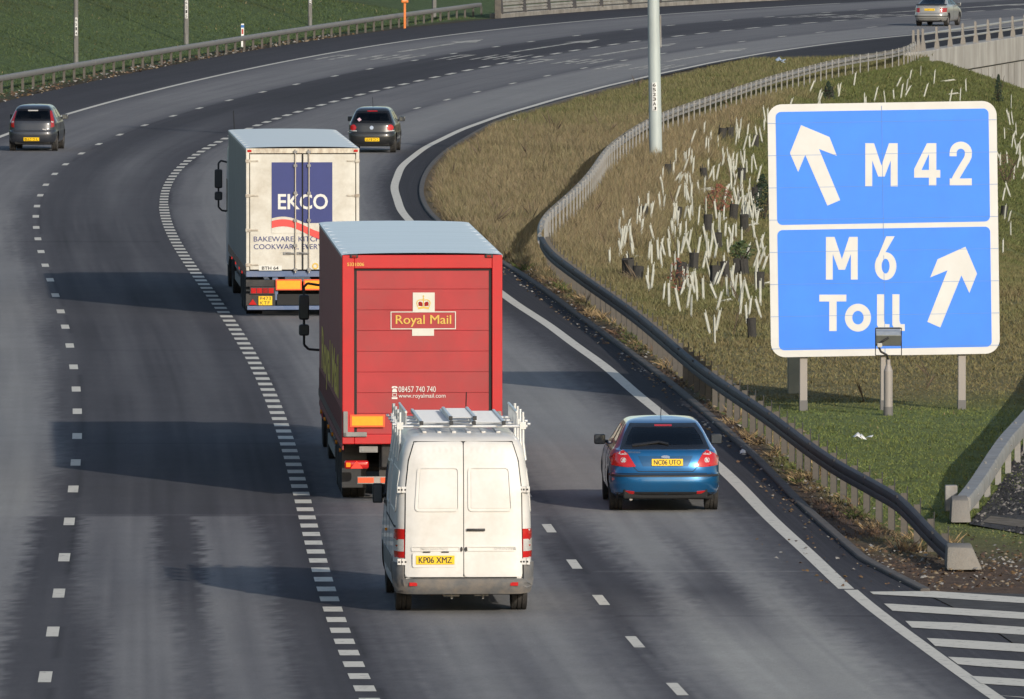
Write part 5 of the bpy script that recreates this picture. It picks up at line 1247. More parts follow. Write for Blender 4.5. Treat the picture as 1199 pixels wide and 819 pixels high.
# red lorry
M_rred = mat('glossy_red_paint', (.49, .013, .016), .38, 0, .08, 1.2, coat=.3, dirt=((.27, .035, .032), .5, 1.3))
M_rdoor = mat('dusty_red_shutter', (.37, .020, .024), .50, 0, .18, .9, coat=.05, dirt=((.25, .036, .036), .75, 1.3))
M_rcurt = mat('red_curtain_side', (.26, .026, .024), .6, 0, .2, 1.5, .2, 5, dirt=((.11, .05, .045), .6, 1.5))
M_roof = mat('pale_blue_grey_roof', (.56, .60, .66), .28, .1, .16, 1.0, dirt=((.40, .43, .46), .6, .8), stretch=(.12, 3.2, 1))
M_yel = mat('faded_yellow_print', (.75, .52, .06), .6, 0, .1, 5)
M_wht = mat('white_vinyl', (.62, .61, .57), .5, 0, .05, 5)
M_cream = mat('cream_vinyl', (.58, .565, .49), .5, 0, .06, 5)
M_refl = mat('orange_reflector', (.90, .34, .01), .35, 0, .10, 30)
M_reflr = mat('red_reflector', (.75, .10, .03), .35, 0, .10, 30)
P = G0(494.5, 588.0); hd = R(-2.4); loc, rz = place(P, hd)
rl = thing('articulated_lorry', 'red articulated lorry with roller shutter and gold lettering, directly ahead of the white van', 'lorry', loc, rz)
W_, H_, zb = 2.60, 4.03, .94; hw = W_ / 2; L_ = 14.4
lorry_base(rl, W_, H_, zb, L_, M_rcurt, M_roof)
tractor(rl, L_ + .55, M_rred, mirror_z=2.30, mx=1.53)
b = MB()
fr = [[(-hw, zb), (hw, zb), (hw, H_ - .02), (-hw, H_ - .02)], [(-1.105, zb + .16), (1.13, zb + .16), (1.13, H_ - .24), (-1.105, H_ - .24)][::-1]]
b.loops_y(fr, 0); b.loops_y(fr, .0)
b = MB(); b.box(-hw, -1.105, 0, .16, zb, H_ - .02); b.box(1.13, hw, 0, .16, zb, H_ - .02); b.box(-1.105, 1.13, 0, .16, H_ - .24, H_ - .02); b.box(-1.105, 1.13, 0, .16, zb, zb + .16); b.build('rear_frame', M_rred, rl, None, .015)
b = MB(); n = 8; z0 = zb + .16; hh = (H_ - .24 - z0) / n
for k in range(n): b.box(-1.10, 1.125, .055, .09, z0 + hh * k + .001, z0 + hh * (k + 1) - .001)
sht = b.build('roller_shutter', M_rdoor, rl, None, .006)
b = MB(); b.box(-1.105, -1.06, .045, .10, z0, H_ - .24); b.box(1.085, 1.13, .045, .10, z0, H_ - .24); b.box(-1.105, 1.13, .045, .1, H_ - .275, H_ - .24); b.build('shutter_seal', M_gap, sht)
M_rub = mat('bright_red_scuffs', (.56, .03, .03), .5)
# logo: position from pixels on the rear face
def RX_(zx): return (zx - 366) / 171.8 + .0
def RZ_(zy): return H_ - (zy - 127) / 169.5
yd = .048
MB().box(RX_(340), RX_(401), yd - .004, yd + .01, RZ_(287), RZ_(234)).build('emblem_panel', M_cream, sht); MB().box(RX_(338), RX_(399), yd - .004, yd + .01, RZ_(353), RZ_(334)).build('emblem_panel', M_cream, sht)
b = MB(); b.loops_y([[(RX_(278), RZ_(335)), (RX_(460), RZ_(335)), (RX_(460), RZ_(286)), (RX_(278), RZ_(286))], [(RX_(280.5), RZ_(332.5)), (RX_(457.5), RZ_(332.5)), (RX_(457.5), RZ_(288.5)), (RX_(280.5), RZ_(288.5))][::-1]], yd - .006); b.build('emblem_border', M_cream, sht)
M_gold = mat('gold_print', (.62, .40, .07), .5, 0, .1, 8)
b = MB(); text_y(b, 'Royal Mail', RX_(292), RX_(446), RZ_(328), RZ_(296), yd - .006, 0); text_y(b, 'Royal Mail', RX_(293), RX_(447), RZ_(328), RZ_(296), yd - .0068, 0); b.build('gold_lettering', M_gold, sht)
# crown
def CX(x): return RX_(340) + (x - 410) / 236 * (RX_(401) - RX_(340))
def CZ(y): return RZ_(234) - (y - 180) / 207 * (RZ_(234) - RZ_(287))
yc_ = yd - .008
b = MB(); cp = lambda L: [(CX(x), CZ(y)) for x, y in L]
b.loops_y([cp([(467,360),(463,338),(525,330),(588,338),(582,360),(525,350)])], yc_)
for s in (-1, 1):
    arc_ = [(525 + s * (4 + 68 * math.sin(R(a)) ), 262 + 34 * (1 - math.cos(R(a))) - 10 * math.sin(R(a) * 2)) for a in range(0, 100, 10)] + [(525 + s * 60, 335)]
    b.loops_y([cp(ribbon2(arc_, 10))], yc_ - .001)
b.loops_y([cp(ribbon2([(525, 252), (525, 335)], 10))], yc_ - .002); b.loops_y([cp(ell(525, 246, 9, 9, 14))], yc_ - .003)
b.loops_y([cp([(521,236),(521,222),(514,222),(514,216),(521,216),(521,208),(529,208),(529,216),(536,216),(536,222),(529,222),(529,236)])], yc_ - .003)
b.build('crown', M_gold, sht)
b = MB()
for s in (-1, 1):
    b.loops_y([cp([(525 + s * 10, 328), (525 + s * 10, 292), (525 + s * 22, 280), (525 + s * 44, 276), (525 + s * 56, 290), (525 + s * 54, 322)])], yc_ + .001)
b.build('crown_lining', M_red_d, sht)
t = MB(); text_y(t, '08457 740 740', RX_(300), RX_(404), RZ_(508), RZ_(492), yd - .005, 0); text_y(t, 'www.royalmail.com', RX_(300), RX_(431), RZ_(527), RZ_(512), yd - .005, 0)
# telephone and computer signs
t.loops_y([[(RX_(282), RZ_(508)), (RX_(296), RZ_(508)), (RX_(295), RZ_(501)), (RX_(292), RZ_(498)), (RX_(286), RZ_(498)), (RX_(283), RZ_(501))]], yd - .005)
t.loops_y([[(RX_(281), RZ_(497)), (RX_(281), RZ_(494)), (RX_(284), RZ_(491.5)), (RX_(294), RZ_(491.5)), (RX_(297), RZ_(494)), (RX_(297), RZ_(497)), (RX_(292), RZ_(497)), (RX_(291), RZ_(495)), (RX_(287), RZ_(495)), (RX_(286), RZ_(497))]], yd - .005)
t.loops_y([[(RX_(283), RZ_(520)), (RX_(295), RZ_(520)), (RX_(295), RZ_(511)), (RX_(283), RZ_(511))], [(RX_(284.5), RZ_(518.5)), (RX_(293.5), RZ_(518.5)), (RX_(293.5), RZ_(512.5)), (RX_(284.5), RZ_(512.5))][::-1]], yd - .005)
t.loops_y([[(RX_(281), RZ_(527)), (RX_(297), RZ_(527)), (RX_(297), RZ_(522)), (RX_(281), RZ_(522))]], yd - .005)
t.build('white_lettering', M_wht, sht)
t = MB(); text_y(t, '5331006', RX_(157), RX_(204), RZ_(160.5), RZ_(151), -.004, .015); t.build('fleet_number', M_gold, rl)
for zx in (176, 552):
    b = MB(); b.box(RX_(zx) - .065, RX_(zx) + .065, -.03, .01, RZ_(138), RZ_(128.5)); mk_ = b.build('marker_lamp', M_black, rl, None, .01)
    b = MB(); b.box(RX_(zx) - .035, RX_(zx) + .035, -.036, -.03, RZ_(137), RZ_(131)); b.build('lens', M_red_d, mk_)
for s in (-1, 1):
    x0, x1 = (RX_(164), RX_(262)) if s < 0 else (-RX_(262), -RX_(164))
    b = MB(); b.box(x0, x1, -.014, .004, RZ_(604), RZ_(569)); rp1 = b.build('reflector_panel', M_reflr, rl, None, .004)
    b = MB(); b.box(x0 + .035, x1 - .035, -.018, -.0145, RZ_(599), RZ_(574)); b.build('reflector_field', M_refl, rp1)
    b = MB(); xs = -1 if s < 0 else 1
    e0, e1 = sorted((xs * (hw - .015), xs * (hw - .09))); b.box(e0, e1, -.05, .01, RZ_(630), RZ_(560))
    e0, e1 = sorted((xs * (hw - .015), xs * (hw - .40))); b.box(e0, e1, -.05, .01, RZ_(630), RZ_(617)); b.build('corner_guard', M_galv_l, rl, None, .012)
b = MB(); b.box(-1.05, 1.05, .25, .33, .28, .40); bar = b.build('underrun_bar', mat('dirty_white_steel', (.30, .27, .24), .6, .1, .3, 4), rl, None, .01)
b = MB(); [b.box(x, x + .26, .242, .249, .30, .385) for x in np.arange(-1.04, 1.0, .37)]; b.build('red_stripes', M_reflr, bar)
for s in (-1, 1): b = MB(); b.box(s * .62 - .07, s * .62 + .07, .3, .42, .3, zb); b.build('bar_bracket', M_chassis, bar)
for s in (-1, 1):
    x0, x1 = sorted((s * 1.26, s * .86)); cx = (x0 + x1) / 2
    b = MB(); b.box(x0, x1, .20, .30, .525, .665); h = b.build('tail_lamp', M_red, rl, 30, .04, 3)
    b = MB(); b.prism_y([(cx - .10, .535), (cx + .10, .535), (cx, .66)], .188, .20); b.build('triangle_reflector', mat('bright_triangle', (.8, .05, .03), .3), h)
    b = MB(); b.box(x0 + .03, x0 + .10, .193, .2, .56, .63); b.build('lens', M_amber, h)
b = MB(); b.box(-1.02, -.72, .10, .12, .80, .90); b.box(-.99, -.75, .092, .10, .82, .88); b.build('plate_holder', M_galv, rl, None, .008)
b = MB(); b.box(-.66, -.15, .15, .5, .55, .93); b.box(.15, .9, .15, .5, .5, .93); b.build('tail_lift_box', M_chassis, rl, None, .02)
b = MB(); b.box(-hw - .004, -hw + .03, .1, L_, zb - .10, zb - .005); b.build('side_rave', M_rcurt, rl, None, .01)
sme = None
for y in np.arange(.7, L_, .62):
    if sme is None:
        s1 = MB().box(-hw - .006, -hw - .001, -.025, .025, zb - .12, zb + .55).build('curtain_strap', mat('dark_strap_webbing', (.05, .02, .02), .8), rl); sme = s1.data
        b1 = MB().box(-hw - .016, -hw - .005, -.03, .03, zb + .06, zb + .2).build('buckle', M_galv, s1); bme = b1.data
    else: s1 = link(bpy.data.objects.new('curtain_strap', sme), rl); b1 = link(bpy.data.objects.new('buckle', bme), s1)
    s1.location = (0, y, 0)
# large faded yellow figures on the curtain
b = MB()
v, f = text_geo('Royal Mail', .03); a = np.array(v); a = (a - a.min(0)) / (a.max(0) - a.min(0) + 1e-9)
b.add([(-hw - .006, 2.0 + (1 - p[0]) * 10.5, 1.35 + p[1] * .95) for p in a], f); b.build('curtain_lettering', M_yel, rl)
b = MB()
for y in np.arange(1.2, L_, 2.4): b.cyl((-hw - .02, y, zb - .16), (-hw + .02, y, zb - .16), .035, n=10)
b.build('side_marker', M_amber, rl)

# white lorry
M_wbox = mat('dirty_white_box', (.58, .555, .49), .5, 0, .10, 1.2, dirt=((.36, .31, .235), .75, 1.5))
M_wside = mat('shaded_grimy_white', (.19, .19, .195), .5, 0, .12, 1.2, dirt=((.15, .14, .13), .6, .9))  # shade of the box side is put into this darker white, grime over it
M_wroof = mat('grey_white_roof', (.60, .60, .60), .32, 0, .12, 1.0, dirt=((.36, .35, .33), .5, 1.0))
M_navy = mat('navy_print', (.018, .030, .155), .45, 0, .06, 4); M_redp = mat('red_print', (.60, .06, .05), .45)
M_bluec = mat('dull_blue_chassis', (.10, .15, .27), .6, .1, .25, 3, dirt=((.16, .13, .11), .6, 3))
M_rust = mat('rusty_steel', (.20, .10, .05), .9, 0, .5, 6, dirt=((.45, .40, .32), .8, 4))
P = G0(354.5, 370.5); loc, rz = place(P, R(-2.95))
wl = thing('articulated_lorry', 'dirty white articulated lorry with navy panel on its doors, ahead of the red lorry', 'lorry', loc, rz)
W_, H_, zb = 2.48, 3.70, 1.0; hw = W_ / 2; L_ = 13.9
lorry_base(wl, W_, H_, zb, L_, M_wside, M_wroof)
tractor(wl, L_ + .5, mat('pale_cab_paint', (.5, .5, .5), .4, coat=.5), mirror_z=2.35, mx=1.43)
def EX(zx): return (zx - 390) / 181.0
def EZ(zy): return H_ - (zy - 107) / 178.0
MB().box(-hw, -hw + .07, 0, .1, zb, H_ - .02).build('rear_frame', M_wbox, wl, None, .01); MB().box(hw - .07, hw, 0, .1, zb, H_ - .02).build('rear_frame', M_wbox, wl, None, .01)
b = MB(); b.box(-hw + .07, hw - .07, 0, .1, H_ - .13, H_ - .02); b.build('rear_header', mat('rusting_cream_header', (.62, .57, .46), .7, 0, .15, 3, dirt=((.16, .07, .03), 1.0, 4.5), stretch=(1, 1, .5)), wl, None, .01)
b = MB(); b.box(-hw + .07, hw - .07, .06, .1, zb, H_ - .13); b.build('door_seal', M_gap, wl)
M_hinge = mat('rust_streaked_hinge', (.50, .46, .38), .7, 0, .2, 6, dirt=((.15, .08, .05), .9, 7)); doors = []
for s in (-1, 1):
    x0, x1 = sorted((s * .012, s * (hw - .085))); b = MB(); b.box(x0, x1, .01, .06, zb + .02, H_ - .15); doors.append(b.build('rear_door', M_wbox, wl, None, .012))
d0 = doors[0]; yd = .006
b = MB(); b.box(EX(267), -.012, yd - .003, yd + .002, EZ(402), EZ(165)); b.box(.012, EX(508), yd - .003, yd + .002, EZ(402), EZ(165)); b.build('navy_panel', M_navy, d0)
wave = lambda t: 10 * math.sin(t * 1.9 * math.pi * .9 + 2.2) 
N = 24
def wy(k): t_ = k / N; return 398 - 22 * math.sin(math.pi * (t_ * 1.5 + .12)) * (1 - .25 * t_) + 26 * t_
top = [(EX(267 + 241 * k / N), EZ(wy(k) - 6)) for k in range(N + 1)]; midw = [(EX(267 + 241 * k / N), EZ(wy(k) + 4)) for k in range(N + 1)]; low = [(EX(267 + 241 * k / N), EZ(wy(k) + 32)) for k in range(N + 1)]
b = MB(); b.loops_y([top + [(EX(508), EZ(412 + 30)), (EX(267), EZ(412 + 30))]], yd - .006); b.build('white_wave', M_wbox, d0)
b = MB(); b.loops_y([midw + low[::-1]], yd - .009); b.build('red_wave', M_redp, d0)
b = MB(); text_y(b, 'EKCO', EX(292), EX(490), EZ(349), EZ(288), yd - .006, .018); b.build('white_lettering', M_wht, d0)
b = MB(); text_y(b, 'BAKEWARE, KITCHE', EX(196), EX(478), EZ(477), EZ(454), yd - .006, 0); text_y(b, 'COOKWARE, EVERY', EX(196), EX(468), EZ(507), EZ(484), yd - .006, 0)
b.build('navy_lettering', M_navy, d0)
b = MB(); b.box(EX(216), EX(307), yd - .004, yd + .002, EZ(587), EZ(568)); idp = b.build('id_plate', M_wht, d0)
b = MB(); text_y(b, 'BTH 64', EX(228), EX(294), EZ(584), EZ(571), yd - .008, .02); b.build('lettering', M_ink, idp)
b = MB(); b.loops_y([[(EX(440) + .07 * math.cos(a_), EZ(570) + .07 * math.sin(a_)) for a_ in np.linspace(0, 6.283, 20)[:-1]], [(EX(440) + .04 * math.cos(a_), EZ(570) + .04 * math.sin(a_)) for a_ in np.linspace(0, 6.283, 20)[:-1]][::-1]], yd - .006); b.build('round_emblem', M_gold, d0)
M_lock = mat('stained_cream_lock_bar', (.50, .46, .38), .6, 0, .2, 5, dirt=((.20, .12, .08), .8, 5))
for zx in (361, 415, ):
    for xx in (zx,):
        b = MB(); b.cyl((EX(xx), -.03, zb - .05), (EX(xx), -.03, H_ - .04), .014, n=10); lb = b.build('lock_bar', M_lock, wl, 40)
        for z in (zb + .02, 1.55, 2.1, 2.7, 3.3, H_ - .1): MB().box(EX(xx) - .04, EX(xx) + .04, -.05, .01, z - .03, z + .03).build('bar_bracket', M_galv, lb, None, .006)
        b = MB(); b.tube([(EX(xx), -.05, EZ(520)), (EX(xx) - .20, -.05, EZ(520) + .01)], .014); b.box(EX(xx) - .26, EX(xx) - .1, -.02, .005, EZ(520) - .03, EZ(520) + .03); b.build('bar_handle', M_galv, lb)
    
b = MB(); b.cyl((EX(390), -.02, zb + .03), (EX(390), -.02, H_ - .15), .012, n=8); b.build('door_edge_strip', M_gap, wl)
for s, d in ((-1, doors[0]), (1, doors[1])):
    for zy in (160, 295, 430, 565):
        b = MB(); x0, x1 = sorted((s * (hw - .02), s * (hw - .27))); b.box(x0, x1, -.012, .012, EZ(zy) - .018, EZ(zy) + .018); x0, x1 = sorted((s * (hw + .012), s * (hw - .09))); b.box(x0, x1, -.025, .02, EZ(zy) - .035, EZ(zy) + .035); b.build('hinge', M_hinge, d, None, .006)
b = MB(); b.box(-hw, hw, .05, .35, zb - .14, zb - .01); b.build('rear_beam', M_bluec, wl, None, .01)
for s in (-1, 1):
    x0, x1 = sorted((s * .59, s * 0.0 + s * .02)); b = MB(); b.box(x0, x1, .02, .06, EZ(664), EZ(622)); rp1 = b.build('reflector_panel', M_reflr, wl)
    b = MB(); b.box(x0 + .03, x1 - .03, .012, .019, EZ(659), EZ(627)); b.build('reflector_field', M_refl, rp1)
    x0, x1 = sorted((s * (hw - .10), s * .63)); lamp_strip(wl, 'tail_lamp', x0, x1, .04, EZ(677), EZ(655), 4, (M_red, M_red, M_red_d, M_red) if s < 0 else (M_red,))
    xc = s * (hw - .145); b = MB(); b.prism_y([(xc - .09, EZ(721)), (xc + .09, EZ(721)), (xc, EZ(698))], .03, .06); b.build('triangle_reflector', M_red, wl)
    b = MB(); x0, x1 = sorted((s * hw, s * .60)); b.box(x0, x1, .06, .12, EZ(724), EZ(678)); b.box(x0, x1, .08, .14, EZ(650), EZ(624)); b.build('rear_panel', M_chassis, wl)
    b = MB(); b.box(s * .6 - .06, s * .6 + .06, .1, .5, .35, zb - .1); b.build('bar_bracket', M_bluec, wl)
b = MB(); b.box(-.56, .56, .10, .16, EZ(722), EZ(680)); b.build('centre_panel', M_gap, wl)
pl = plate(wl, EX(242), .045, EZ(705), .30, .20, None, 0, None)
t = MB(); text_y(t, 'P473', -.12, .12, .012, .085, -.0105, 0); text_y(t, 'KTF', -.12, .10, -.085, -.012, -.0105, 0); t.build('lettering', M_ink, pl)
b = MB(); b.box(-hw + .02, hw - .02, .0, .10, EZ(741), EZ(725)); b.build('underrun_bar', M_bluec, wl, None, .012)
b = MB(); b.box(-hw - .01, -hw + .03, .1, L_, zb - .12, zb + .05); b.build('side_rave', M_rust, wl, None, .01)
b = MB()
for y in (3.0, 5.2, 8.0, 11.0): b.box(-hw - .012, -hw + .01, y, y + .1, .82, .88)
b.build('side_marker', mat('lit_red_marker', (.8, .03, .02), .3, emit=.6), wl)
b = MB(); b.tube([(-hw + .2, L_ + 1.4, 3.2), (-hw + .15, L_ + 1.2, 4.1)], .01, 6); b.build('aerial', M_black, wl)
for s in (-1, 1): b = MB(); b.box(*sorted((s * (hw - .03), s * (hw - .12))), -.012, .0, H_ - .10, H_ - .05); b.build('marker_lamp', M_red, wl)
# ------------------------------------------------------------------ tree guards on the bank
M_tube_w = mat('white_tree_tube', (.47, .475, .42), .7, 0, .15, 6, dirt=((.24, .24, .17), .6, 5))
M_mesh_b = mat('black_mesh_guard', (.035, .033, .030), .9, 0, .3, 20)
tube_me = []
for k in range(4):
    b = MB(); h = (.45, .52, .40, .56)[k]; r = .023; n = 8
    v = []; 
    for z, rr2 in ((-.08, r), (h, r)): v += [(rr2 * math.cos(2 * math.pi * j / n), rr2 * math.sin(2 * math.pi * j / n), z) for j in range(n)]
    for z, rr2 in ((h, r * .8), (-.08, r * .8)): v += [(rr2 * math.cos(2 * math.pi * j / n), rr2 * math.sin(2 * math.pi * j / n), z) for j in range(n)]
    f = []
    for ring in range(3): f += [(ring * n + j, ring * n + (j + 1) % n, ring * n + n + (j + 1) % n, ring * n + n + j) for j in range(n)]
    b.add(v, f); b.cyl((r * 1.3, 0, -.1), (r * 1.3, 0, h + .06), .009, n=5)
    tube_me.append(mesh_from('tree_guard', b.v, b.f, M_tube_w, 40))
blk_me = []
for k in range(3):
    b = MB(); n = 10; h = (.42, .38, .46)[k]; v = []
    for z, rr2 in ((-.08, .105), (h * .5, .10), (h, .11), (h, .09), (-.08, .09)):
        v += [(rr2 * math.cos(2 * math.pi * j / n) * (1 + .1 * math.sin(3 * j)), rr2 * math.sin(2 * math.pi * j / n), z) for j in range(n)]
    f = []
    for ring in range(4): f += [(ring * n + j, ring * n + (j + 1) % n, ring * n + n + (j + 1) % n, ring * n + n + j) for j in range(n)]
    b.add(v, f); b.cyl((.10, 0, -.1), (.10, 0, h + .1), .014, n=5)
    blk_me.append(mesh_from('mesh_guard', b.v, b.f, M_mesh_b, 40))
A = [(540,65,4),(575,40,2),(485,110,4),(465,180,4),(610,130,3),(655,80,3),(555,150,2),(590,180,3),(545,240,4),(575,210,2),(490,250,2),(520,290,8),(560,290,3),(635,240,1),(690,240,3),
 (385,290,8),(420,210,2),(390,220,2),(315,350,8),(290,420,4),(280,360,2),(345,360,3),(400,395,2),(425,390,2),(450,390,1),(490,380,3),(530,370,3),(570,350,2),(460,440,1),(510,460,3),(650,360,2),(690,300,6),(720,370,5),(675,400,2),(615,430,3),(635,430,2),(655,480,1),(780,350,2),(825,340,2),(855,400,5),(375,520,3),(415,530,1),(465,570,1),(488,590,1),(560,540,5),(585,560,2),(600,540,1),(625,570,1),(530,610,1),(560,600,1),(577,635,1),(690,520,4),(710,520,3),(740,560,3),(750,540,1),(690,590,2),(770,630,1),(815,570,2),(840,600,2),(855,640,1),(800,650,3),(665,690,3),(825,440,2),(835,480,2),(870,430,2),(790,270,3),(800,230,3),(850,230,3),(750,230,4),(760,190,5)]
B = [(415,355,3),(475,350,3),(545,325,1),(595,300,2),(640,350,2),(670,340,1),(710,350,1),(740,335,1),(770,290,5),(850,290,3),(880,280,1),(915,300,2),(935,345,1),(965,325,2),(1130,420,3),(1150,480,5),(1170,460,3),(1190,490,2),(1125,580,3),(1145,600,2),(1180,610,3),(1120,700,4),(1145,750,3),(1160,810,2),(1185,540,2),
 (250,440,3),(275,420,2),(200,450,4),(130,500,2),(100,500,2),(60,510,2),(40,530,2),(240,510,2),(205,530,4),(160,560,4),(25,580,2),(100,610,2),(145,590,2),(240,600,6),(55,640,2),(190,670,6),(25,690,3),(140,690,1),(230,720,4),(265,740,4),(180,600,3),(215,640,3)]
pts = []
for x, y, n in A: pts += [(640 + x / 3.41, 180 + y / 3.41, n)]
for x, y, n in B: pts += [(800 + x / 3, y / 3, n)]
tl = 'white plastic tree guard tube standing in the grass bank around the big blue sign'
cnt = 0
for x, y, n in pts:
    for k in range(max(1, n - (n > 7))):
        px = x + rnd.gauss(0, 6.5) * (n > 1); py = y + 6 + rnd.gauss(0, 8.5) * (n > 1)
        P = hit(px, py); o = bpy.data.objects.new('tree_guard', rnd.choice(tube_me)); link(o)
        flat = rnd.random() < .04
        tilt = R(82) if flat else abs(rnd.gauss(0, .22)); az = rnd.choice((0, math.pi)) + rnd.gauss(0, .6)
        o.location = (P[0], P[1], P[2]); o.rotation_euler = (0, tilt * (1 if math.cos(az) > 0 else -1), rnd.gauss(0, .8))
        tag(o, tl, 'tree guard', 'white tree guard tubes on the bank'); cnt += 1
print('tree guards', cnt)
BK = [(318,495),(338,500),(362,515),(545,500),(530,505),(587,470),(645,310),(685,380),(672,520),(715,500),(765,490),(790,490),(822,735),(850,545),(390,275),(522,280),(633,115),(485,100),(790,310),(830,190),(745,270)]
BK2 = [(135,495),(165,490),(255,520),(75,640),(205,640),(505,350),(1125,760),(85,820),(265,700),(520,345)]
bl = 'black mesh tree guard standing among the white tubes on the bank'
for L2, f_ in ((BK, lambda x, y: (640 + x / 3.41, 180 + y / 3.41)), (BK2, lambda x, y: (800 + x / 3, y / 3))):
    for x, y in L2:
        P = hit(*f_(x, y)); o = bpy.data.objects.new('mesh_guard', rnd.choice(blk_me)); link(o); o.location = tuple(P); o.rotation_euler = (rnd.gauss(0, .08), rnd.gauss(0, .12), rnd.random() * 6); s = rnd.uniform(.9, 1.25); o.scale = (s, s, rnd.uniform(.9, 1.1))
        tag(o, bl, 'tree guard', 'black mesh tree guards on the bank')
# young bushes
def leafcol(name, c): return mat(name, c, .7, 0, .3, 12)
def bush(px, py, h, w, label, mleaf, n=260, leaf=.05, evergreen=False):
    P = hit(px, py); o = thing('shrub', label, 'shrub', tuple(P)); b = MB()
    for k in range(9):
        a = rnd.random() * 6.28; q0 = Vector((0, 0, -.1)); q1 = Vector((math.cos(a) * w * .25, math.sin(a) * w * .25, h * .5)); q2 = Vector((math.cos(a) * w * .5, math.sin(a) * w * .5, h * rnd.uniform(.7, 1.05)))
        b.cyl(q0, q1, .012, .009, 5); b.cyl(q1, q2, .008, .004, 5)
    b.build('stem', mat('brown_twigs', (.055, .04, .03), .9, 0, .2, 10), o)
    b = MB()
    for k in range(n):
        z = rnd.random(); rad = w * .5 * ((1 - z) ** .7 if evergreen else math.sin(math.pi * min(.95, z * .8 + .15))) * math.sqrt(rnd.random()); a = rnd.random() * 6.28
        c = Vector((rad * math.cos(a), rad * math.sin(a), h * (.08 + .95 * z))); d = Vector((rnd.gauss(0, 1), rnd.gauss(0, 1), rnd.gauss(0, .7))).normalized(); e = d.orthogonal().normalized(); s = leaf * rnd.uniform(.6, 1.3)
        b.add([c - d * s, c + e * s * .45, c + d * s, c - e * s * .45], [(0, 1, 2, 3)])
    b.build('foliage', mleaf, o)
M_fir = leafcol('dark_fir_needles', (.018, .034, .016)); M_rus = leafcol('russet_leaves', (.20, .07, .04)); M_grn = leafcol('dull_green_leaves', (.05, .075, .025)); M_brn = leafcol('brown_dead_leaves', (.12, .075, .045))
bush(1169, 122, 1.15, .5, 'dark young fir on the bank just below the bridge wall', M_fir, 420, .05, True)
bush(842, 250, .8, .9, 'bush of russet leaves among the white tubes left of the sign', M_rus, 260, .05)
bush(868, 309, .55, .7, 'small green bush in a black guard near the left edge of the sign', M_grn, 220, .06)
bush(1178, 215, 1.0, 1.0, 'brown bare bush on the bank at the right of the sign', M_brn, 160, .05)
bush(795, 345, .8, .5, 'thin russet sapling above the near guardrail', M_rus, 70, .05)
bush(893, 260, 1.3, .9, 'dark green young fir hard against the left edge of the sign', M_fir, 420, .06, True)
bush(970, 118, .7, .6, 'dark low fir on the bank above the top edge of the sign', M_fir, 240, .05, True)

# ------------------------------------------------------------------ grass (too many blades to count)
M_blade = attr_mat('grass_blades', rough=.8, noise=((.7, .2),), bump=0, spec=.2)
def blades(name, n_try, xr, yr, keep, hscale=1.0, wid=.009, lean=.5, dens=None):
    Y = rng.uniform(yr[0], yr[1], n_try); X = xr(Y, rng.random(n_try))
    c, h = ground_col(X, np.clip(Y, 110, 690)); k = keep(X, Y, h) & (rng.random(n_try) < (np.clip(h / .18, .1, 1.0) if dens is None else dens))
    X, Y, c, h = X[k], Y[k], c[k], h[k]; n = len(X); Z = ground_z(X, Y) - .025 + (fbm(X, Y, 2.5, 40) - .5) * .07
    H = h * hscale * rng.uniform(.5, 1.25, n); a = rng.uniform(0, 2 * math.pi, n); w = wid * rng.uniform(.7, 1.5, n) * (1 + (Y - 180) / 500)
    la = rng.normal(0, lean, n); lb = rng.normal(0, lean, n)
    dx, dy = np.cos(a) * w, np.sin(a) * w
    P0 = np.stack([X - dx, Y - dy, Z], 1); P1 = np.stack([X + dx, Y + dy, Z], 1); P2 = np.stack([X + la * H, Y + lb * H, Z + H], 1)
    V = np.stack([P0, P1, P2], 1).reshape(-1, 3); F = np.arange(3 * n).reshape(-1, 3)
    cc = c * .84 * rng.uniform(.8, 1.22, (n, 1)) * (1 + rng.normal(0, .04, (n, 3)))
    dead = rng.random(n) < (.07 if name == 'dry_grass' else .01); cc[dead] = np.array((.23, .18, .10)) * rng.uniform(.6, 1.2, (dead.sum(), 1))
    C = np.repeat(np.clip(cc, .005, .6), 3, 0)
    o = link(bpy.data.objects.new(name, big_mesh(name, V, F, M_blade, C, False))); tag(o, kind='stuff'); print(name, n)
onscreen = lambda X, Y: (lambda p: (p[0] > -15) & (p[0] < 1215) & (p[1] > -15) & (p[1] < 830))(proj(X, Y, ground_z(X, Y)))
blades('dry_grass', 520000, lambda Y, r: F_RE(Y) + .15 + r * (F_GR(Y) - F_RE(Y) + 6.5), (176, 520), lambda X, Y, h: (X > F_RE(Y) + .15) & (h > .12) & onscreen(X, Y) & (np.abs(X - F_GR(Y)) > .05))
blades('turf', 900000, lambda Y, r: F_GR(Y) - 2 + r * 18, (180, 520), lambda X, Y, h: (X > F_RE(Y) + .2) & (h <= .14) & (h > .02) & onscreen(X, Y), 1.0, .013, .6, 1.0)
blades('bank_grass', 300000, lambda Y, r: F_LE(Y) - .6 - r * 30, (390, 600), lambda X, Y, h: (h > .02) & onscreen(X, Y), .8, .012, .6)
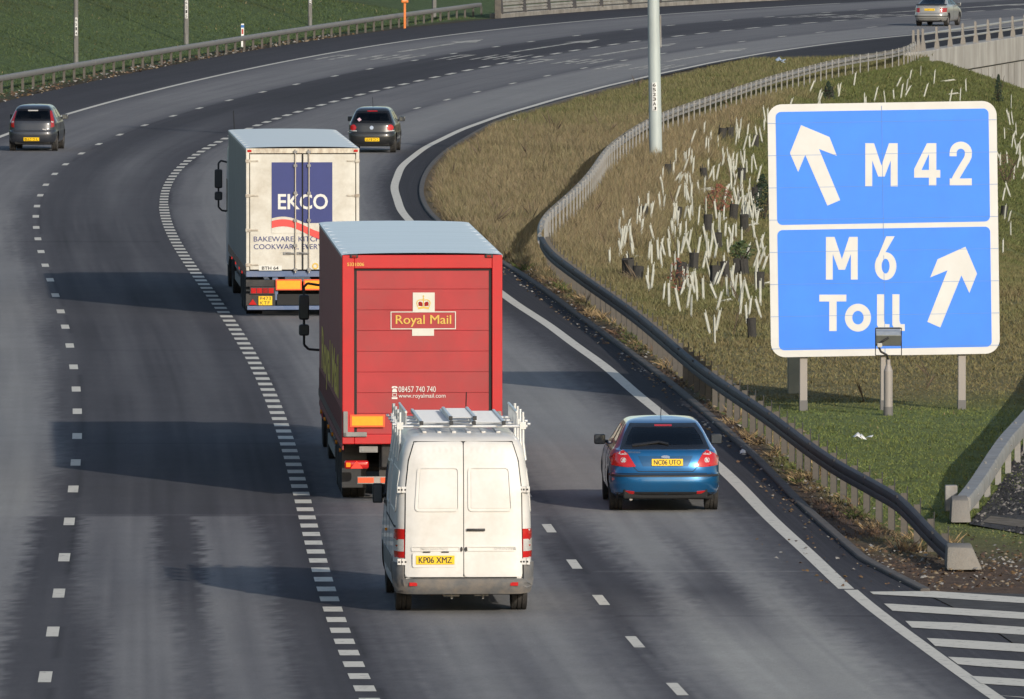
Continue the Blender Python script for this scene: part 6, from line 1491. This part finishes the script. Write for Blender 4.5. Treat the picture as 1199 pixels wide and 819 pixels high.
# tufts and dead stalks along the rail and the kerb
def stalks():
    V = []; F = []; C = []
    def blade(x, y, z, h, w, lx, ly, col):
        i = len(V); a = rnd.random() * 3.14; dx, dy = math.cos(a) * w, math.sin(a) * w
        V.extend([(x - dx, y - dy, z), (x + dx, y + dy, z), (x + lx * .5 + dx * .7, y + ly * .5 + dy * .7, z + h * .6), (x + lx, y + ly, z + h)]); F.append((i, i + 1, i + 2)); F.append((i, i + 2, i + 3)); C.extend([col] * 4)
    for k in range(190):        # tufts by the near rail
        y = rnd.uniform(180, 300); s = rnd.uniform(-1.0, .5); x = float(F_GR(y)) + s
        if x < float(F_RE(y)) + .3: continue
        g = rnd.random(); col = np.array((.24, .17, .09)) if g < .6 else np.array((.07, .09, .025)) if g < .85 else np.array((.13, .08, .05)); hh = rnd.uniform(.06, .24)
        for j in range(34):
            a = rnd.random() * 6.28; r = rnd.random() * .22; blade(x + r * math.cos(a), y + r * math.sin(a) * 1.5, -.02, hh * rnd.uniform(.5, 1.2), .008, rnd.gauss(0, .13), rnd.gauss(0, .13), tuple(col * rnd.uniform(.6, 1.35)))
    for k in range(120):        # dark dead weeds standing over the dry grass
        y = rnd.uniform(225, 470); s = rnd.uniform(-8, 5); x = float(F_GR(y)) + s
        if x < float(F_RE(y)) + .5: continue
        z = float(ground_z(x, y)); hh = rnd.uniform(.4, .8)
        lx, ly = rnd.gauss(0, .15), rnd.gauss(0, .15)
        for j in range(5):
            t = rnd.random(); blade(x + rnd.gauss(0, .03), y, z, hh * rnd.uniform(.5, 1), .007, lx + rnd.gauss(0, .12), ly + rnd.gauss(0, .1), tuple(np.array((.10, .075, .052)) * rnd.uniform(.6, 1.4)))
    at = np.array([c for c in C]); tri = np.array(F)
    o = link(bpy.data.objects.new('weeds', big_mesh('weeds', np.array(V), tri, M_blade, at, False))); tag(o, kind='stuff')
stalks()
# fallen leaves and stones on the bare soil and along the kerbs
def stones():
    V = []; F = []; C = []
    for k in range(2600):
        px, py = rnd.uniform(1132, 1215), rnd.uniform(520, 634)
        if not inpoly(px, py, [(1135,614),(1199,626),(1320,650),(1320,470),(1215,490),(1199,520),(1165,580)]) or 604 < py < 620 and px > 1150: continue
        P = G0(px, py); s = rnd.uniform(.02, .055); i = len(V); a = rnd.random() * 6.28; c = rnd.choice(((.03, .03, .032), (.05, .05, .052), (.08, .078, .075), (.035, .034, .036), (.22, .20, .18)) if rnd.random() < .6 else ((.03, .03, .032),))
        V.extend([(P[0] + s * math.cos(a + 1.57 * j), P[1] + s * math.sin(a + 1.57 * j), .005) for j in range(4)] + [(P[0] + rnd.gauss(0, s * .3), P[1], s * rnd.uniform(.6, 1.2))])
        F.extend([(i + j, i + (j + 1) % 4, i + 4) for j in range(4)]); C.extend([c] * 5)
    o = link(bpy.data.objects.new('stones', big_mesh('stones', np.array(V), np.array(F), M_blade, np.array(C), False))); tag(o, kind='stuff')
stones()
def crumbs():
    V = []; F = []; C = []
    for k in range(3800):
        if rnd.random() < .55:
            y = rnd.uniform(172, 300); x = float(F_RE(y)) + rnd.uniform(-.5, 1) ** 1 * (1.2 if y > 185 else 3.0) + .25
        elif rnd.random() < .5:
            y = rnd.uniform(172.5, 181); x = rnd.uniform(float(F_RE(y)) + .2, float(F_GR(y)) + 2.5)
        else:
            y = rnd.uniform(395, 560); x = float(F_LE(y)) - rnd.uniform(-.1, 1.2)
        z = .012; s = rnd.uniform(.012, .045) * (1 + (y > 390) * 1.0); i = len(V); a = rnd.random() * 6.28
        c = rnd.choice(((.26, .20, .13), (.13, .08, .05), (.30, .28, .25), (.18, .11, .05), (.07, .05, .04)))
        ca, sa = math.cos(a) * s, math.sin(a) * s
        V.extend([(x - ca, y - sa, z), (x + sa, y - ca, z + rnd.random() * s), (x + ca, y + sa, z + rnd.random() * s * .6), (x - sa, y + ca, z + rnd.random() * s), (x, y, z + s * .9)])
        F.extend([(i, i + 1, i + 4), (i + 1, i + 2, i + 4), (i + 2, i + 3, i + 4), (i + 3, i, i + 4)]); C.extend([c] * 5)
    o = link(bpy.data.objects.new('leaf_litter', big_mesh('leaf_litter', np.array(V), np.array(F), M_blade, np.array(C), False))); tag(o, kind='stuff')
crumbs()
